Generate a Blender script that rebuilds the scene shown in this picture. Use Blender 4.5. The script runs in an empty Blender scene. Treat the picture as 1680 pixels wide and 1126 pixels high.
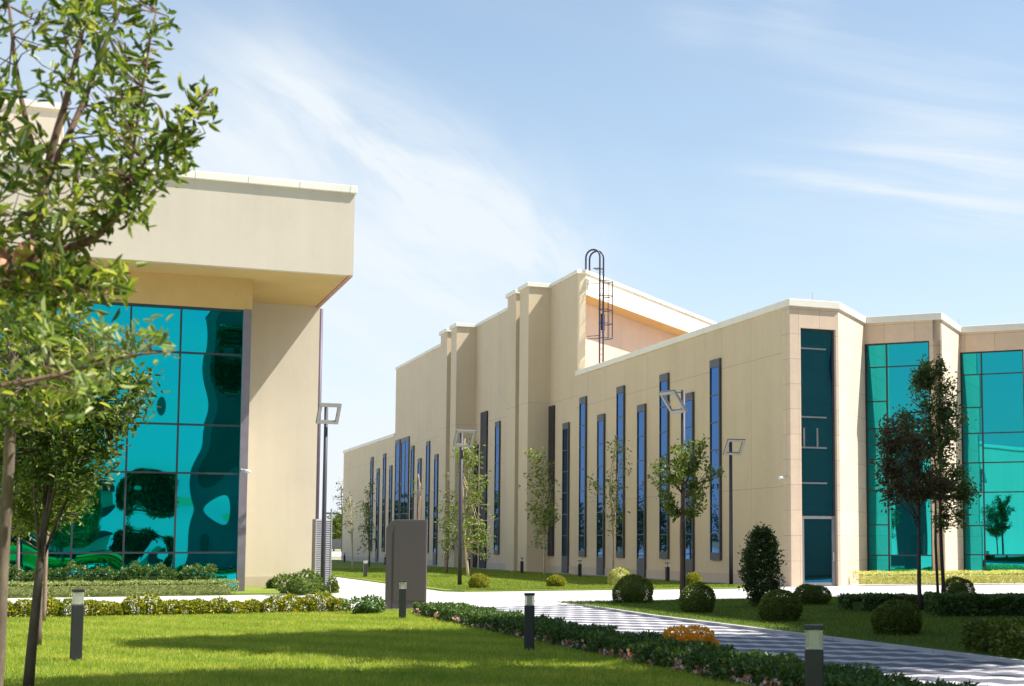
import bpy, math, random
import numpy as np
from mathutils import Vector
rng = np.random.default_rng(7); random.seed(7)
R = math.radians
scene = bpy.context.scene
col = scene.collection

# ------------------------------------------------------------------ camera
F_PX, PCX, PCY, EYE, HORIZON, VPX = 2350., 1100., 688., 1.6, 892., 115.
PITCH = math.atan((HORIZON-PCY)/F_PX)
YAW = math.atan((PCX-VPX)/(F_PX*math.cos(PITCH)+(HORIZON-PCY)*math.sin(PITCH)))
cam_d = bpy.data.cameras.new('camera'); cam = bpy.data.objects.new('camera', cam_d); col.objects.link(cam)
cam.location = (0, 0, EYE); cam.rotation_euler = (R(90)+PITCH, 0, -YAW)
cam_d.sensor_width = 36; cam_d.lens = F_PX/1680*36
cam_d.shift_x = -(PCX-840)/1680; cam_d.shift_y = (PCY-563)/1680
cam_d.clip_start = .1; cam_d.clip_end = 3000
cam_d.dof.use_dof = True; cam_d.dof.focus_distance = 48; cam_d.dof.aperture_fstop = 4.0
scene.camera = cam
_r = np.array([math.cos(YAW), -math.sin(YAW), 0]); _f = np.array([math.sin(YAW), math.cos(YAW), 0]); _u = np.array([0, 0, 1.])
_w = _f*math.cos(PITCH)+_u*math.sin(PITCH); _v = -_f*math.sin(PITCH)+_u*math.cos(PITCH)
def ray(x, y): return _w*F_PX+_r*(x-PCX)+_v*(PCY-y)
def at(x, y, Y):            # measured photo point -> world point on the plane Y
    d = ray(x, y); return np.array([0, 0, EYE])+d*Y/d[1]
def onX(x, y, X):
    d = ray(x, y); return np.array([0, 0, EYE])+d*X/d[0]
def gnd(x, y, z=0.):
    d = ray(x, y); return np.array([0, 0, EYE])+d*(z-EYE)/d[2]

# ------------------------------------------------------------------ sun and sky
SUN = Vector((1., -.42, 1.50)).normalized()
EL = math.asin(SUN.z); AZ = math.atan2(SUN.x, SUN.y)
sl = bpy.data.lights.new('sun', 'SUN'); sl.energy = 4.8; sl.angle = R(.53); sl.color = (1, .955, .88)
so = bpy.data.objects.new('sun', sl); col.objects.link(so)
so.rotation_euler = SUN.to_track_quat('Z', 'Y').to_euler(); so.location = (40, -20, 60)
world = bpy.data.worlds.new('World'); scene.world = world; world.use_nodes = True
wt = world.node_tree; wn = wt.nodes; wn.clear()
def N(t, typ, **kw):
    n = t.nodes.new(typ)
    for k, v in kw.items():
        if k.startswith('i_'): n.inputs[k[2:].replace('_', ' ')].default_value = v
        else: setattr(n, k, v)
    return n
def M(t, op, a, b=None, c=None, clamp=False):
    n = t.nodes.new('ShaderNodeMath'); n.operation = op; n.use_clamp = clamp
    for i, x in enumerate((a, b, c)):
        if x is None: continue
        if isinstance(x, (int, float)): n.inputs[i].default_value = x
        else: t.links.new(x, n.inputs[i])
    return n.outputs[0]
sky = N(wt, 'ShaderNodeTexSky', sky_type='NISHITA', sun_disc=False, sun_elevation=EL, sun_rotation=AZ,
        altitude=300, air_density=1.0, dust_density=1.3, ozone_density=1.0)
tc = N(wt, 'ShaderNodeTexCoord'); sep = N(wt, 'ShaderNodeSeparateXYZ'); wt.links.new(tc.outputs['Generated'], sep.inputs[0])
zc = M(wt, 'MAXIMUM', sep.outputs[2], .02)
px_, py_ = M(wt, 'DIVIDE', sep.outputs[0], M(wt, 'ADD', zc, .12)), M(wt, 'DIVIDE', sep.outputs[1], M(wt, 'ADD', zc, .12))
cmb = N(wt, 'ShaderNodeCombineXYZ'); wt.links.new(px_, cmb.inputs[0]); wt.links.new(py_, cmb.inputs[1])
def wnoise(scale, rot, stretch, detail, rough, off, dist=0.):
    mp = N(wt, 'ShaderNodeMapping'); wt.links.new(cmb.outputs[0], mp.inputs[0])
    mp.inputs['Rotation'].default_value = (0, 0, rot); mp.inputs['Scale'].default_value = stretch; mp.inputs['Location'].default_value = off
    n = N(wt, 'ShaderNodeTexNoise', i_Scale=scale, i_Detail=detail, i_Roughness=rough, i_Distortion=dist); wt.links.new(mp.outputs[0], n.inputs[0])
    return n.outputs[0]
def wstreak(ang, lo, hi, scale, off, detail=8, rough=.6, dist=.6):
    ca, sa = math.cos(R(ang)), math.sin(R(ang)); c = N(wt, 'ShaderNodeCombineXYZ')
    a_ = M(wt, 'ADD', M(wt, 'MULTIPLY', px_, ca), M(wt, 'MULTIPLY', py_, sa)); b_ = M(wt, 'ADD', M(wt, 'MULTIPLY', px_, -sa), M(wt, 'MULTIPLY', py_, ca))
    wt.links.new(M(wt, 'MULTIPLY_ADD', a_, lo, off), c.inputs[0]); wt.links.new(M(wt, 'MULTIPLY', b_, hi), c.inputs[1])
    n = N(wt, 'ShaderNodeTexNoise', i_Scale=scale, i_Detail=detail, i_Roughness=rough, i_Distortion=dist); wt.links.new(c.outputs[0], n.inputs[0]); return n.outputs[0]
def wsmooth(x, lo, hi):
    n = N(wt, 'ShaderNodeMapRange', interpolation_type='SMOOTHSTEP'); n.inputs[1].default_value = lo; n.inputs[2].default_value = hi
    wt.links.new(x, n.inputs[0]); return n.outputs[0]
n1 = wnoise(1.1, R(35), (.5, 1.5, 1), 9, .58, (3.1, 1.7, 0), .4)
n2 = wnoise(.45, R(20), (1, 1, 1), 3, .5, (0.4, 5.2, 0))
def dirblob(px, py, tight, amp):        # a cirrus patch in a real compass direction
    d = ray(px, py); d = d/np.linalg.norm(d)
    vm = N(wt, 'ShaderNodeVectorMath', operation='DOT_PRODUCT'); vm.inputs[1].default_value = tuple(d); wt.links.new(tc.outputs['Generated'], vm.inputs[0])
    return M(wt, 'MULTIPLY', M(wt, 'EXPONENT', M(wt, 'MULTIPLY', M(wt, 'SUBTRACT', vm.outputs['Value'], 1.), tight)), amp)
def blobsum(L_):
    b0 = None
    for b in L_:
        o = dirblob(*b); b0 = o if b0 is None else M(wt, 'ADD', b0, o)
    return b0
bd = M(wt, 'ADD', M(wt, 'MULTIPLY', M(wt, 'SUBTRACT', px_, .23), -.79), M(wt, 'MULTIPLY', M(wt, 'SUBTRACT', py_, 2.09), .614))
side = wsmooth(M(wt, 'ADD', bd, M(wt, 'MULTIPLY', M(wt, 'SUBTRACT', wstreak(54, .5, 2.2, 1.2, 4.4), .5), .35)), -.10, .30)
veil_l = M(wt, 'MULTIPLY', M(wt, 'MULTIPLY', side, dirblob(480, 330, 22, .42)), M(wt, 'MULTIPLY_ADD', wsmooth(wstreak(54, .6, 2.6, 1.3, 1.1), .3, .7), .7, .5))
bl = blobsum([(420, 80, 1400, .14), (490, 160, 1000, .20), (560, 240, 800, .28), (650, 290, 800, .28), (740, 330, 900, .28), (810, 380, 1000, .24), (350, 220, 500, .10), (470, 330, 400, .10), (900, 440, 600, .30)])
br_ = blobsum([(1440, 300, 2600, .38), (1340, 305, 3500, .27), (1540, 305, 2200, .29), (1660, 305, 1500, .32), (1250, 312, 2500, .15), (1500, 190, 1200, .15), (1400, 110, 1000, .12), (1590, 245, 1200, .16), (1300, 5, 2500, .30), (1150, 20, 2500, .15), (1660, 120, 900, .07)])
wl = wsmooth(wstreak(54, .8, 3.2, 1.5, 2.3), .30, .72); wr_ = wsmooth(wstreak(-8, .8, 4.2, 1.6, 7.1), .30, .72)
cl = M(wt, 'ADD', M(wt, 'MULTIPLY', bl, M(wt, 'MULTIPLY_ADD', wl, 1.25, .30)), M(wt, 'MULTIPLY', br_, M(wt, 'MULTIPLY_ADD', wr_, 1.3, .22)))
veil = M(wt, 'MULTIPLY', M(wt, 'MULTIPLY', wsmooth(n1, .45, .8), wsmooth(n2, .4, .65)), .22)
hz = M(wt, 'EXPONENT', M(wt, 'MULTIPLY', zc, -5.2))
fac = M(wt, 'MINIMUM', M(wt, 'ADD', M(wt, 'ADD', M(wt, 'ADD', cl, veil_l), veil), M(wt, 'MULTIPLY', hz, .85)), .93)
bg1 = N(wt, 'ShaderNodeBackground', i_Strength=.115); tn = N(wt, 'ShaderNodeMix', data_type='RGBA', blend_type='MULTIPLY'); tn.inputs[0].default_value = 1; tn.inputs[7].default_value = (.95, 1., .95, 1); wt.links.new(sky.outputs[0], tn.inputs[6]); wt.links.new(tn.outputs[2], bg1.inputs[0])
bg2 = N(wt, 'ShaderNodeBackground', i_Strength=.56); bg2.inputs[0].default_value = (.89, .95, 1, 1)
mixb = N(wt, 'ShaderNodeMixShader'); wt.links.new(fac, mixb.inputs[0]); wt.links.new(bg1.outputs[0], mixb.inputs[1]); wt.links.new(bg2.outputs[0], mixb.inputs[2])
wout = N(wt, 'ShaderNodeOutputWorld'); wt.links.new(mixb.outputs[0], wout.inputs[0])
vs = scene.view_settings; vs.view_transform = 'Standard'; vs.look = 'None'; vs.gamma = 1; vs.use_curve_mapping = False
vs.exposure = .85
scene.cycles.max_bounces = 8; scene.cycles.transparent_max_bounces = 8
scene.cycles.use_denoising = True

# ------------------------------------------------------------------ materials
def newmat(name):
    m = bpy.data.materials.new(name); m.use_nodes = True
    t = m.node_tree; p = t.nodes['Principled BSDF']; return m, t, p
def texco(t, out='Object'): return N(t, 'ShaderNodeTexCoord').outputs[out]
def noise(t, vec, scale, detail=4, rough=.55, stretch=None):
    if stretch:
        mp = N(t, 'ShaderNodeMapping'); mp.inputs['Scale'].default_value = stretch; t.links.new(vec, mp.inputs[0]); vec = mp.outputs[0]
    n = N(t, 'ShaderNodeTexNoise', i_Scale=scale, i_Detail=detail, i_Roughness=rough); t.links.new(vec, n.inputs[0]); return n.outputs[0]
def ramp(t, fac, stops):
    r = N(t, 'ShaderNodeValToRGB'); e = r.color_ramp.elements
    while len(e) < len(stops): e.new(.5)
    for el, (p, c) in zip(e, stops): el.position = p; el.color = (*c, 1)
    t.links.new(fac, r.inputs[0]); return r.outputs[0]
def mixc(t, fac, a, b, blend='MIX'):
    n = N(t, 'ShaderNodeMix', data_type='RGBA', blend_type=blend)
    for i, x in ((0, fac), (6, a), (7, b)):
        if isinstance(x, (int, float)): n.inputs[i].default_value = x
        elif isinstance(x, tuple): n.inputs[i].default_value = (*x, 1)
        else: t.links.new(x, n.inputs[i])
    return n.outputs[2]
def bump(t, p, h, strength, dist):
    b = N(t, 'ShaderNodeBump', i_Strength=strength, i_Distance=dist); t.links.new(h, b.inputs['Height']); t.links.new(b.outputs[0], p.inputs['Normal'])
def sepxyz(t, v):
    s = N(t, 'ShaderNodeSeparateXYZ'); t.links.new(v, s.inputs[0]); return s.outputs
def linemask(t, x, period, off, half):       # 1 on thin lines every period
    f = M(t, 'FRACT', M(t, 'DIVIDE', M(t, 'ADD', x, -off+1000*period), period))
    return M(t, 'LESS_THAN', M(t, 'MINIMUM', f, M(t, 'SUBTRACT', 1., f)), half/period)
def sc(c, k): return tuple(min(1, v*k) for v in c)
def stucco(name, c, joints=None, rough=.9, streak=True):
    m, t, p = newmat(name); o = texco(t)
    a = noise(t, o, .35, 5, .6); b = noise(t, o, 3.2, 6, .65); s = noise(t, o, 1.6, 4, .6, (1, 1, .07))
    f = M(t, 'ADD', M(t, 'MULTIPLY', a, .55), M(t, 'MULTIPLY', b, .25)); f = M(t, 'ADD', f, M(t, 'MULTIPLY', s, .42 if streak else 0))
    c0 = ramp(t, f, [(.34, sc(c, .86)), (.56, c), (.78, sc(c, 1.08))])
    if joints:
        x, y, z = sepxyz(t, o); mk = None
        for ax, per, off in joints:
            k = linemask(t, {'x': x, 'y': y, 'z': z}[ax], per, off, .012); mk = k if mk is None else M(t, 'MAXIMUM', mk, k)
        c0 = mixc(t, M(t, 'MULTIPLY', mk, .5), c0, sc(c, .35))
    t.links.new(c0, p.inputs['Base Color']); p.inputs['Roughness'].default_value = rough
    bump(t, p, noise(t, o, 60, 3, .7), .25, .01)
    return m
def plain(name, c, rough=.5, metal=0., var=.12, scale=3., spec=.5):
    m, t, p = newmat(name); o = texco(t)
    t.links.new(ramp(t, noise(t, o, scale, 5, .6), [(.3, sc(c, 1-var)), (.7, sc(c, 1+var))]), p.inputs['Base Color'])
    p.inputs['Roughness'].default_value = rough; p.inputs['Metallic'].default_value = metal; p.inputs['Specular IOR Level'].default_value = spec
    return m
def stone(name, c, du, tile=(1.25, .95), off=0.):
    m, t, p = newmat(name); o = texco(t); x, y, z = sepxyz(t, o)
    u = M(t, 'ADD', M(t, 'MULTIPLY', x, du[0]), M(t, 'MULTIPLY', y, du[1]))
    cb = N(t, 'ShaderNodeCombineXYZ'); t.links.new(M(t, 'ADD', u, off), cb.inputs[0]); t.links.new(z, cb.inputs[1])
    br = N(t, 'ShaderNodeTexBrick', offset=0., i_Scale=1., i_Mortar_Size=.008, i_Brick_Width=tile[0], i_Row_Height=tile[1])
    br.inputs['Color1'].default_value = (*sc(c, .96), 1); br.inputs['Color2'].default_value = (*sc(c, 1.04), 1); br.inputs['Mortar'].default_value = (*sc(c, .55), 1)
    t.links.new(cb.outputs[0], br.inputs[0])
    k = ramp(t, noise(t, o, 2.2, 7, .68), [(.3, (.92, .92, .92)), (.7, (1.05, 1.04, 1.02))])
    t.links.new(mixc(t, 1., br.outputs[0], k, 'MULTIPLY'), p.inputs['Base Color']); p.inputs['Roughness'].default_value = .75
    bump(t, p, noise(t, o, 40, 3, .6), .15, .01)
    return m
def glass(name, tint, wav_scale=.5, wav=.02, rough=.01, dark=(.0, .02, .022), face=.72):
    # coated solar glass: opaque tinted mirror over a dark body, surface gently wavy
    m, t, p = newmat(name); o = texco(t)
    g = N(t, 'ShaderNodeBsdfGlossy', i_Roughness=rough); g.inputs[0].default_value = (*tint, 1)
    p.inputs['Base Color'].default_value = (*dark, 1); p.inputs['Roughness'].default_value = .05; p.inputs['Specular IOR Level'].default_value = .4
    b = N(t, 'ShaderNodeBump', i_Strength=1., i_Distance=wav); t.links.new(noise(t, o, wav_scale, 0., .4), b.inputs['Height'])
    t.links.new(b.outputs[0], g.inputs['Normal']); t.links.new(b.outputs[0], p.inputs['Normal'])
    mx = N(t, 'ShaderNodeMixShader'); mx.inputs[0].default_value = face
    t.links.new(p.outputs[0], mx.inputs[1]); t.links.new(g.outputs[0], mx.inputs[2]); t.links.new(mx.outputs[0], t.nodes['Material Output'].inputs[0])
    return m
def leafmat(name, stops, trans=.35, rough=.45, spec=.4, patch=False):
    m, t, p = newmat(name)
    ge = N(t, 'ShaderNodeNewGeometry'); c = ramp(t, ge.outputs['Random Per Island'], stops)
    if patch:       # drier and lusher patches, faint mowing stripes
        o = texco(t); x, y, z = sepxyz(t, o)
        f = M(t, 'ADD', M(t, 'MULTIPLY', noise(t, o, .45, 6, .7), .62), M(t, 'MULTIPLY', noise(t, o, 3.5, 4, .6), .38))
        st_ = M(t, 'SINE', M(t, 'MULTIPLY', M(t, 'ADD', M(t, 'MULTIPLY', x, .83), M(t, 'MULTIPLY', y, .55)), 4.4))
        f = M(t, 'ADD', f, M(t, 'MULTIPLY', st_, .06))
        c = mixc(t, 1., c, ramp(t, f, [(.34, (.62, .76, .66)), (.50, (1, 1, 1)), (.66, (1.38, 1.16, 1.4))]), 'MULTIPLY')
    t.links.new(c, p.inputs['Base Color']); p.inputs['Roughness'].default_value = rough; p.inputs['Specular IOR Level'].default_value = spec
    tr = N(t, 'ShaderNodeBsdfTranslucent'); t.links.new(mixc(t, 1., c, (1.25, 1.3, .55), 'MULTIPLY'), tr.inputs[0])
    mx = N(t, 'ShaderNodeMixShader'); mx.inputs[0].default_value = trans
    t.links.new(p.outputs[0], mx.inputs[1]); t.links.new(tr.outputs[0], mx.inputs[2]); t.links.new(mx.outputs[0], t.nodes['Material Output'].inputs[0])
    return m
def barkmat(name, c, c2):
    m, t, p = newmat(name); o = texco(t)
    t.links.new(ramp(t, noise(t, o, 14, 6, .7, (1, 1, .3)), [(.3, c2), (.65, c)]), p.inputs['Base Color']); p.inputs['Roughness'].default_value = .9
    bump(t, p, noise(t, o, 40, 4, .7, (1, 1, .25)), .6, .01)
    return m

WALL = (.61, .50, .345)
m_wall = stucco('stucco_tan', WALL, [('y', 2.8, 0.3), ('z', 5.1, 3.75)])
m_tower = stucco('stucco_tower', WALL, [('z', 9.9, -.4)])
m_left = stucco('stucco_portico', (.60, .53, .42))
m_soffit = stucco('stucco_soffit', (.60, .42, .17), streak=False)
m_white = stucco('stucco_pale', (.74, .66, .54))
m_pinkwall = stucco('stucco_pink', (.66, .47, .36))
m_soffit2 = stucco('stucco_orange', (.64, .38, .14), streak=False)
m_plinth = stucco('plinth', (.50, .42, .33))
m_cap = stucco('coping', (.78, .75, .66), None, .7)
m_stone0 = stone('stone_front', (.68, .54, .405), (1, 0))
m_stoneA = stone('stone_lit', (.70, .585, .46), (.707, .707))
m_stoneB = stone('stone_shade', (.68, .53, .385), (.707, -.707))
m_stoneL = stone('stone_return', (.66, .52, .39), (0, 1))
m_frame = plain('frame_metal', (.060, .060, .072), .45, .3)
m_panel = plain('frame_panel', (.085, .085, .10), .5, .2)
m_doorf = plain('door_frame_metal', (.20, .20, .22), .5, .2)
m_louvre = plain('louvre_metal', (.035, .035, .042), .5, .2)
m_mull = plain('mullion_metal', (.030, .045, .055), .45, .2)
m_bar = plain('pale_transom', (.42, .42, .42), .5)
m_trans = plain('grey_transom', (.115, .125, .135), .5)
m_gl_teal = glass('glass_turquoise', (.0, .40, .45), .60, .050, dark=(.0, .03, .03), face=.88)
m_gl_green = glass('glass_green', (.012, .38, .43), .30, .012, dark=(.0, .035, .03), face=.86)
m_gl_dark = glass('glass_dark', (.008, .13, .24), .4, .02, dark=(.008, .028, .036), face=.75)
m_gl_blue = glass('glass_blue', (.065, .165, .40), .5, .010, dark=(.004, .012, .02), face=.86)
m_ladder = plain('ladder_steel', (.045, .04, .085), .4, .3)
m_pole = plain('lamp_pole_metal', (.040, .036, .055), .55, .0)
m_lamp = plain('lamp_frame_metal', (.13, .125, .13), .5, .1)
m_lampled = plain('lamp_diffuser', (.36, .36, .36), .35)
m_boll = plain('bollard_metal', (.032, .033, .038), .5, .1)
m_sign = plain('sign_metal', (.125, .098, .105), .5, .1, .05, .7)
m_signd = plain('sign_groove', (.045, .04, .045), .5)
m_cab = plain('cabinet_metal', (.42, .42, .44), .5, .2)
m_pipe = plain('pipe_metal', (.10, .08, .12), .5)
m_cctv = plain('camera_plastic', (.75, .75, .75), .4)
m_soil = plain('soil', (.16, .115, .08), .95, 0, .3, 6)
m_bark = barkmat('bark_grey', (.20, .15, .115), (.09, .065, .05))
m_barkd = barkmat('bark_dark', (.10, .075, .06), (.045, .035, .03))
m_barkr = barkmat('bark_red', (.22, .13, .09), (.10, .06, .045))
m_birch = barkmat('bark_birch', (.62, .52, .36), (.34, .25, .16))
m_pinkbark = barkmat('bark_pink', (.36, .25, .21), (.20, .13, .11))
m_cut = plain('cut_wood', (.62, .27, .17), .8, 0, .25, 30)
m_lens = newmat('bollard_lens')[0]
_p = m_lens.node_tree.nodes['Principled BSDF']; _p.inputs['Base Color'].default_value = (.85, .85, .8, 1); _p.inputs['Roughness'].default_value = .15; _p.inputs['Transmission Weight'].default_value = .75
m_reflect = plain('bollard_reflector', (.7, .7, .66), .3, .2)

G = lambda *a: a
m_leaf_near = leafmat('leaf_near', [(0, (.06, .10, .03)), (.4, (.13, .19, .04)), (.75, (.25, .31, .06)), (1, (.46, .44, .12))], .48, .36)
m_leaf_pale = leafmat('leaf_pale', [(0, (.14, .22, .06)), (.5, (.30, .37, .14)), (1, (.50, .52, .28))], .4, .4)
m_leaf_dark = leafmat('leaf_dark', [(0, (.03, .06, .02)), (.6, (.06, .105, .026)), (1, (.13, .17, .04))], .3, .5)
m_leaf_plum = leafmat('leaf_plum', [(0, (.11, .055, .05)), (.5, (.13, .09, .05)), (1, (.13, .16, .06))], .25, .5)
m_leaf_tall = leafmat('leaf_tall', [(0, (.06, .10, .035)), (.6, (.10, .16, .045)), (1, (.18, .23, .06))], .35)
m_leaf_mid = leafmat('leaf_mid', [(0, (.06, .11, .025)), (.6, (.12, .19, .03)), (1, (.25, .29, .05))], .35)
m_leaf_lime = leafmat('leaf_lime', [(0, (.07, .12, .02)), (.5, (.12, .18, .03)), (1, (.24, .27, .04))], .35)
m_leaf_birch = leafmat('leaf_birch', [(0, (.08, .15, .03)), (.6, (.17, .25, .04)), (1, (.33, .35, .07))], .4)
m_leaf_box = leafmat('leaf_box', [(0, (.07, .11, .016)), (.6, (.13, .18, .025)), (1, (.22, .25, .04))], .25)
m_leaf_gold = leafmat('leaf_gold', [(0, (.12, .17, .02)), (.5, (.28, .30, .03)), (1, (.52, .44, .03))], .3)
m_leaf_yel = leafmat('leaf_yellow', [(0, (.10, .16, .025)), (.5, (.20, .27, .035)), (.72, (.48, .44, .04)), (1, (.78, .60, .04))], .3)
m_leaf_var = leafmat('leaf_variegated', [(0, (.12, .18, .04)), (.5, (.28, .33, .10)), (1, (.58, .58, .28))], .3)
m_leaf_cream = leafmat('leaf_cream', [(0, (.28, .32, .08)), (.4, (.62, .60, .22)), (1, (.88, .84, .46))], .3)
m_leaf_hedge = leafmat('leaf_hedge', [(0, (.05, .10, .03)), (.6, (.09, .17, .04)), (.9, (.17, .25, .06)), (1, (.28, .30, .11))], .3, .4)
m_petal_o = leafmat('petal_orange', [(0, (.95, .38, .01)), (1, (1., .60, .03))], .3)
m_petal_w = leafmat('petal_mixed', [(0, (.75, .60, .55)), (.45, (.62, .30, .22)), (.75, (.45, .16, .08)), (.9, (.6, .6, .65)), (1, (.16, .18, .45))], .2)
m_grass = leafmat('grass_blade', [(0, (.22, .30, .04)), (.5, (.33, .40, .055)), (.85, (.44, .48, .08)), (1, (.58, .54, .18))], .5, .5, .3, True)
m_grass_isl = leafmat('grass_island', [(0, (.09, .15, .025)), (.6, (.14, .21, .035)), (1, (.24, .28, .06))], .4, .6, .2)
m_grass_far = leafmat('grass_far', [(0, (.14, .22, .03)), (.5, (.21, .29, .04)), (1, (.34, .37, .08))], .3, .6, .2, True)

def lawnmat(name, a, b, stripes=True):
    m, t, p = newmat(name); o = texco(t)
    n = noise(t, o, .55, 6, .65); n2_ = noise(t, o, 9, 5, .7)
    f = M(t, 'ADD', M(t, 'MULTIPLY', n, .5), M(t, 'MULTIPLY', n2_, .5))
    if stripes:
        x, y, z = sepxyz(t, o)
        s = M(t, 'SINE', M(t, 'MULTIPLY', M(t, 'ADD', M(t, 'MULTIPLY', x, .75), M(t, 'MULTIPLY', y, .4)), 5.2))
        f = M(t, 'ADD', f, M(t, 'MULTIPLY', s, .05))
    t.links.new(ramp(t, f, [(.34, a), (.62, b)]), p.inputs['Base Color']); p.inputs['Roughness'].default_value = .95; p.inputs['Specular IOR Level'].default_value = .1
    bump(t, p, noise(t, o, 120, 3, .7), .6, .03)
    return m
m_lawn = lawnmat('lawn_soil_green', (.17, .24, .03), (.30, .36, .06))
m_lawn2 = lawnmat('lawn_green', (.14, .20, .03), (.24, .29, .055), False)
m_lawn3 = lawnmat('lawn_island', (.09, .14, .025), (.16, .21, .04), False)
m_field = lawnmat('dry_field', (.22, .23, .10), (.36, .33, .18), False)
def pavmat(name, c, bw, rh, rot=0.):
    m, t, p = newmat(name); o = texco(t)
    mp = N(t, 'ShaderNodeMapping'); mp.inputs['Rotation'].default_value = (0, 0, rot); t.links.new(o, mp.inputs[0])
    br = N(t, 'ShaderNodeTexBrick', i_Scale=1., i_Mortar_Size=.012, i_Brick_Width=bw, i_Row_Height=rh)
    br.inputs['Color1'].default_value = (*sc(c, .93), 1); br.inputs['Color2'].default_value = (*sc(c, 1.06), 1); br.inputs['Mortar'].default_value = (*sc(c, .62), 1)
    t.links.new(mp.outputs[0], br.inputs[0])
    k = ramp(t, noise(t, o, .6, 7, .65), [(.3, (.86, .86, .87)), (.7, (1.06, 1.05, 1.04))])
    t.links.new(mixc(t, 1., br.outputs[0], k, 'MULTIPLY'), p.inputs['Base Color']); p.inputs['Roughness'].default_value = .85
    return m
m_pave = pavmat('pale_pavers', (.57, .55, .54), 1.6, .8)
m_walk = pavmat('walk_pavers', (.50, .475, .46), .6, .6)
m_kerb = pavmat('kerb_stone', (.50, .48, .48), 1., 3.)
def wavemat(name):
    # interlocking two-tone pavers laid in zigzag bands
    m, t, p = newmat(name); o = texco(t); x, y, z = sepxyz(t, o)
    u = M(t, 'MULTIPLY', M(t, 'SUBTRACT', x, y), .7071); v = M(t, 'MULTIPLY', M(t, 'ADD', x, y), .7071)
    tri = M(t, 'PINGPONG', u, .21)
    w = M(t, 'ADD', v, M(t, 'MULTIPLY', tri, .8))
    fr = M(t, 'FRACT', M(t, 'DIVIDE', M(t, 'ADD', w, 500.), .86))
    dark = M(t, 'LESS_THAN', fr, .60)
    cb = N(t, 'ShaderNodeCombineXYZ'); t.links.new(u, cb.inputs[0]); t.links.new(v, cb.inputs[1])
    br = N(t, 'ShaderNodeTexBrick', i_Scale=1., i_Mortar_Size=.006, i_Brick_Width=.25, i_Row_Height=.125); t.links.new(cb.outputs[0], br.inputs[0])
    br.inputs['Color1'].default_value = (.92, .92, .92, 1); br.inputs['Color2'].default_value = (1.08, 1.08, 1.08, 1); br.inputs['Mortar'].default_value = (.6, .6, .6, 1)
    c = mixc(t, dark, (.60, .58, .575), (.13, .13, .165))
    k = ramp(t, noise(t, o, 1.3, 6, .65), [(.3, (.85, .85, .86)), (.7, (1.08, 1.07, 1.06))])
    c = mixc(t, 1., mixc(t, 1., c, br.outputs[0], 'MULTIPLY'), k, 'MULTIPLY')
    t.links.new(c, p.inputs['Base Color']); p.inputs['Roughness'].default_value = .7
    return m
m_wave = wavemat('zigzag_pavers')

# ------------------------------------------------------------------ mesh helpers
class MB:
    def __init__(s): s.v = []; s.f = []
    def add(s, v, f):
        n = len(s.v); s.v += [tuple(float(c) for c in p) for p in v]; s.f += [tuple(i+n for i in q) for q in f]; return s
    def box(s, x0, y0, z0, x1, y1, z1):
        return s.add([(x0, y0, z0), (x1, y0, z0), (x1, y1, z0), (x0, y1, z0), (x0, y0, z1), (x1, y0, z1), (x1, y1, z1), (x0, y1, z1)],
                     [(0, 3, 2, 1), (4, 5, 6, 7), (0, 1, 5, 4), (1, 2, 6, 5), (2, 3, 7, 6), (3, 0, 4, 7)])
    def obox(s, o, a, b, c):          # corner o, edge vectors a b c
        o, a, b, c = map(np.array, (o, a, b, c))
        P = [o, o+a, o+a+b, o+b, o+c, o+a+c, o+a+b+c, o+b+c]
        F = [(0, 3, 2, 1), (4, 5, 6, 7), (0, 1, 5, 4), (1, 2, 6, 5), (2, 3, 7, 6), (3, 0, 4, 7)]
        if np.dot(np.cross(a, b), c) < 0: F = [f[::-1] for f in F]
        return s.add(P, F)
    def prism(s, poly, z0, z1):
        n = len(poly)
        ar = sum(poly[i][0]*poly[(i+1) % n][1]-poly[(i+1) % n][0]*poly[i][1] for i in range(n))
        if ar < 0: poly = poly[::-1]
        v = [(x, y, z0) for x, y in poly]+[(x, y, z1) for x, y in poly]
        f = [tuple(range(n))[::-1], tuple(range(n, 2*n))]+[(i, (i+1) % n, n+(i+1) % n, n+i) for i in range(n)]
        return s.add(v, f)
    def tube(s, pts, rad, n=8):
        pts = [np.array(p, float) for p in pts]; k = len(pts)
        if not hasattr(rad, '__len__'): rad = [rad]*k
        v, f = [], []; prev = None
        for i, p in enumerate(pts):
            d = pts[min(i+1, k-1)]-pts[max(i-1, 0)]; d = d/(np.linalg.norm(d)+1e-9)
            if prev is None:
                h = np.array([0, 0, 1.]) if abs(d[2]) < .9 else np.array([1., 0, 0])
                a = np.cross(d, h)
            else: a = prev-d*np.dot(prev, d)
            a = a/(np.linalg.norm(a)+1e-9); prev = a; b = np.cross(d, a)
            for j in range(n):
                t = 2*math.pi*j/n; v.append(p+rad[i]*(a*math.cos(t)+b*math.sin(t)))
        for i in range(k-1):
            for j in range(n): f.append((i*n+j, i*n+(j+1) % n, (i+1)*n+(j+1) % n, (i+1)*n+j))
        f.append(tuple(range(n))[::-1]); f.append(tuple(range((k-1)*n, k*n)))
        return s.add(v, f)
    def build(s, name, mat, parent=None, smooth=False, bevel=0., seg=2):
        me = bpy.data.meshes.new(name); off = np.array(parent_loc(parent)); 
        me.from_pydata([tuple(np.array(p)-off) for p in s.v], [], s.f); me.materials.append(mat)
        if smooth: me.polygons.foreach_set('use_smooth', [True]*len(me.polygons))
        o = bpy.data.objects.new(name, me); col.objects.link(o); o.parent = parent
        if bevel:
            b = o.modifiers.new('bevel', 'BEVEL'); b.width = bevel; b.segments = seg; b.limit_method = 'ANGLE'
        return o
def parent_loc(p):
    l = np.zeros(3)
    while p is not None: l = l+np.array(p.location); p = p.parent
    return l
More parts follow.
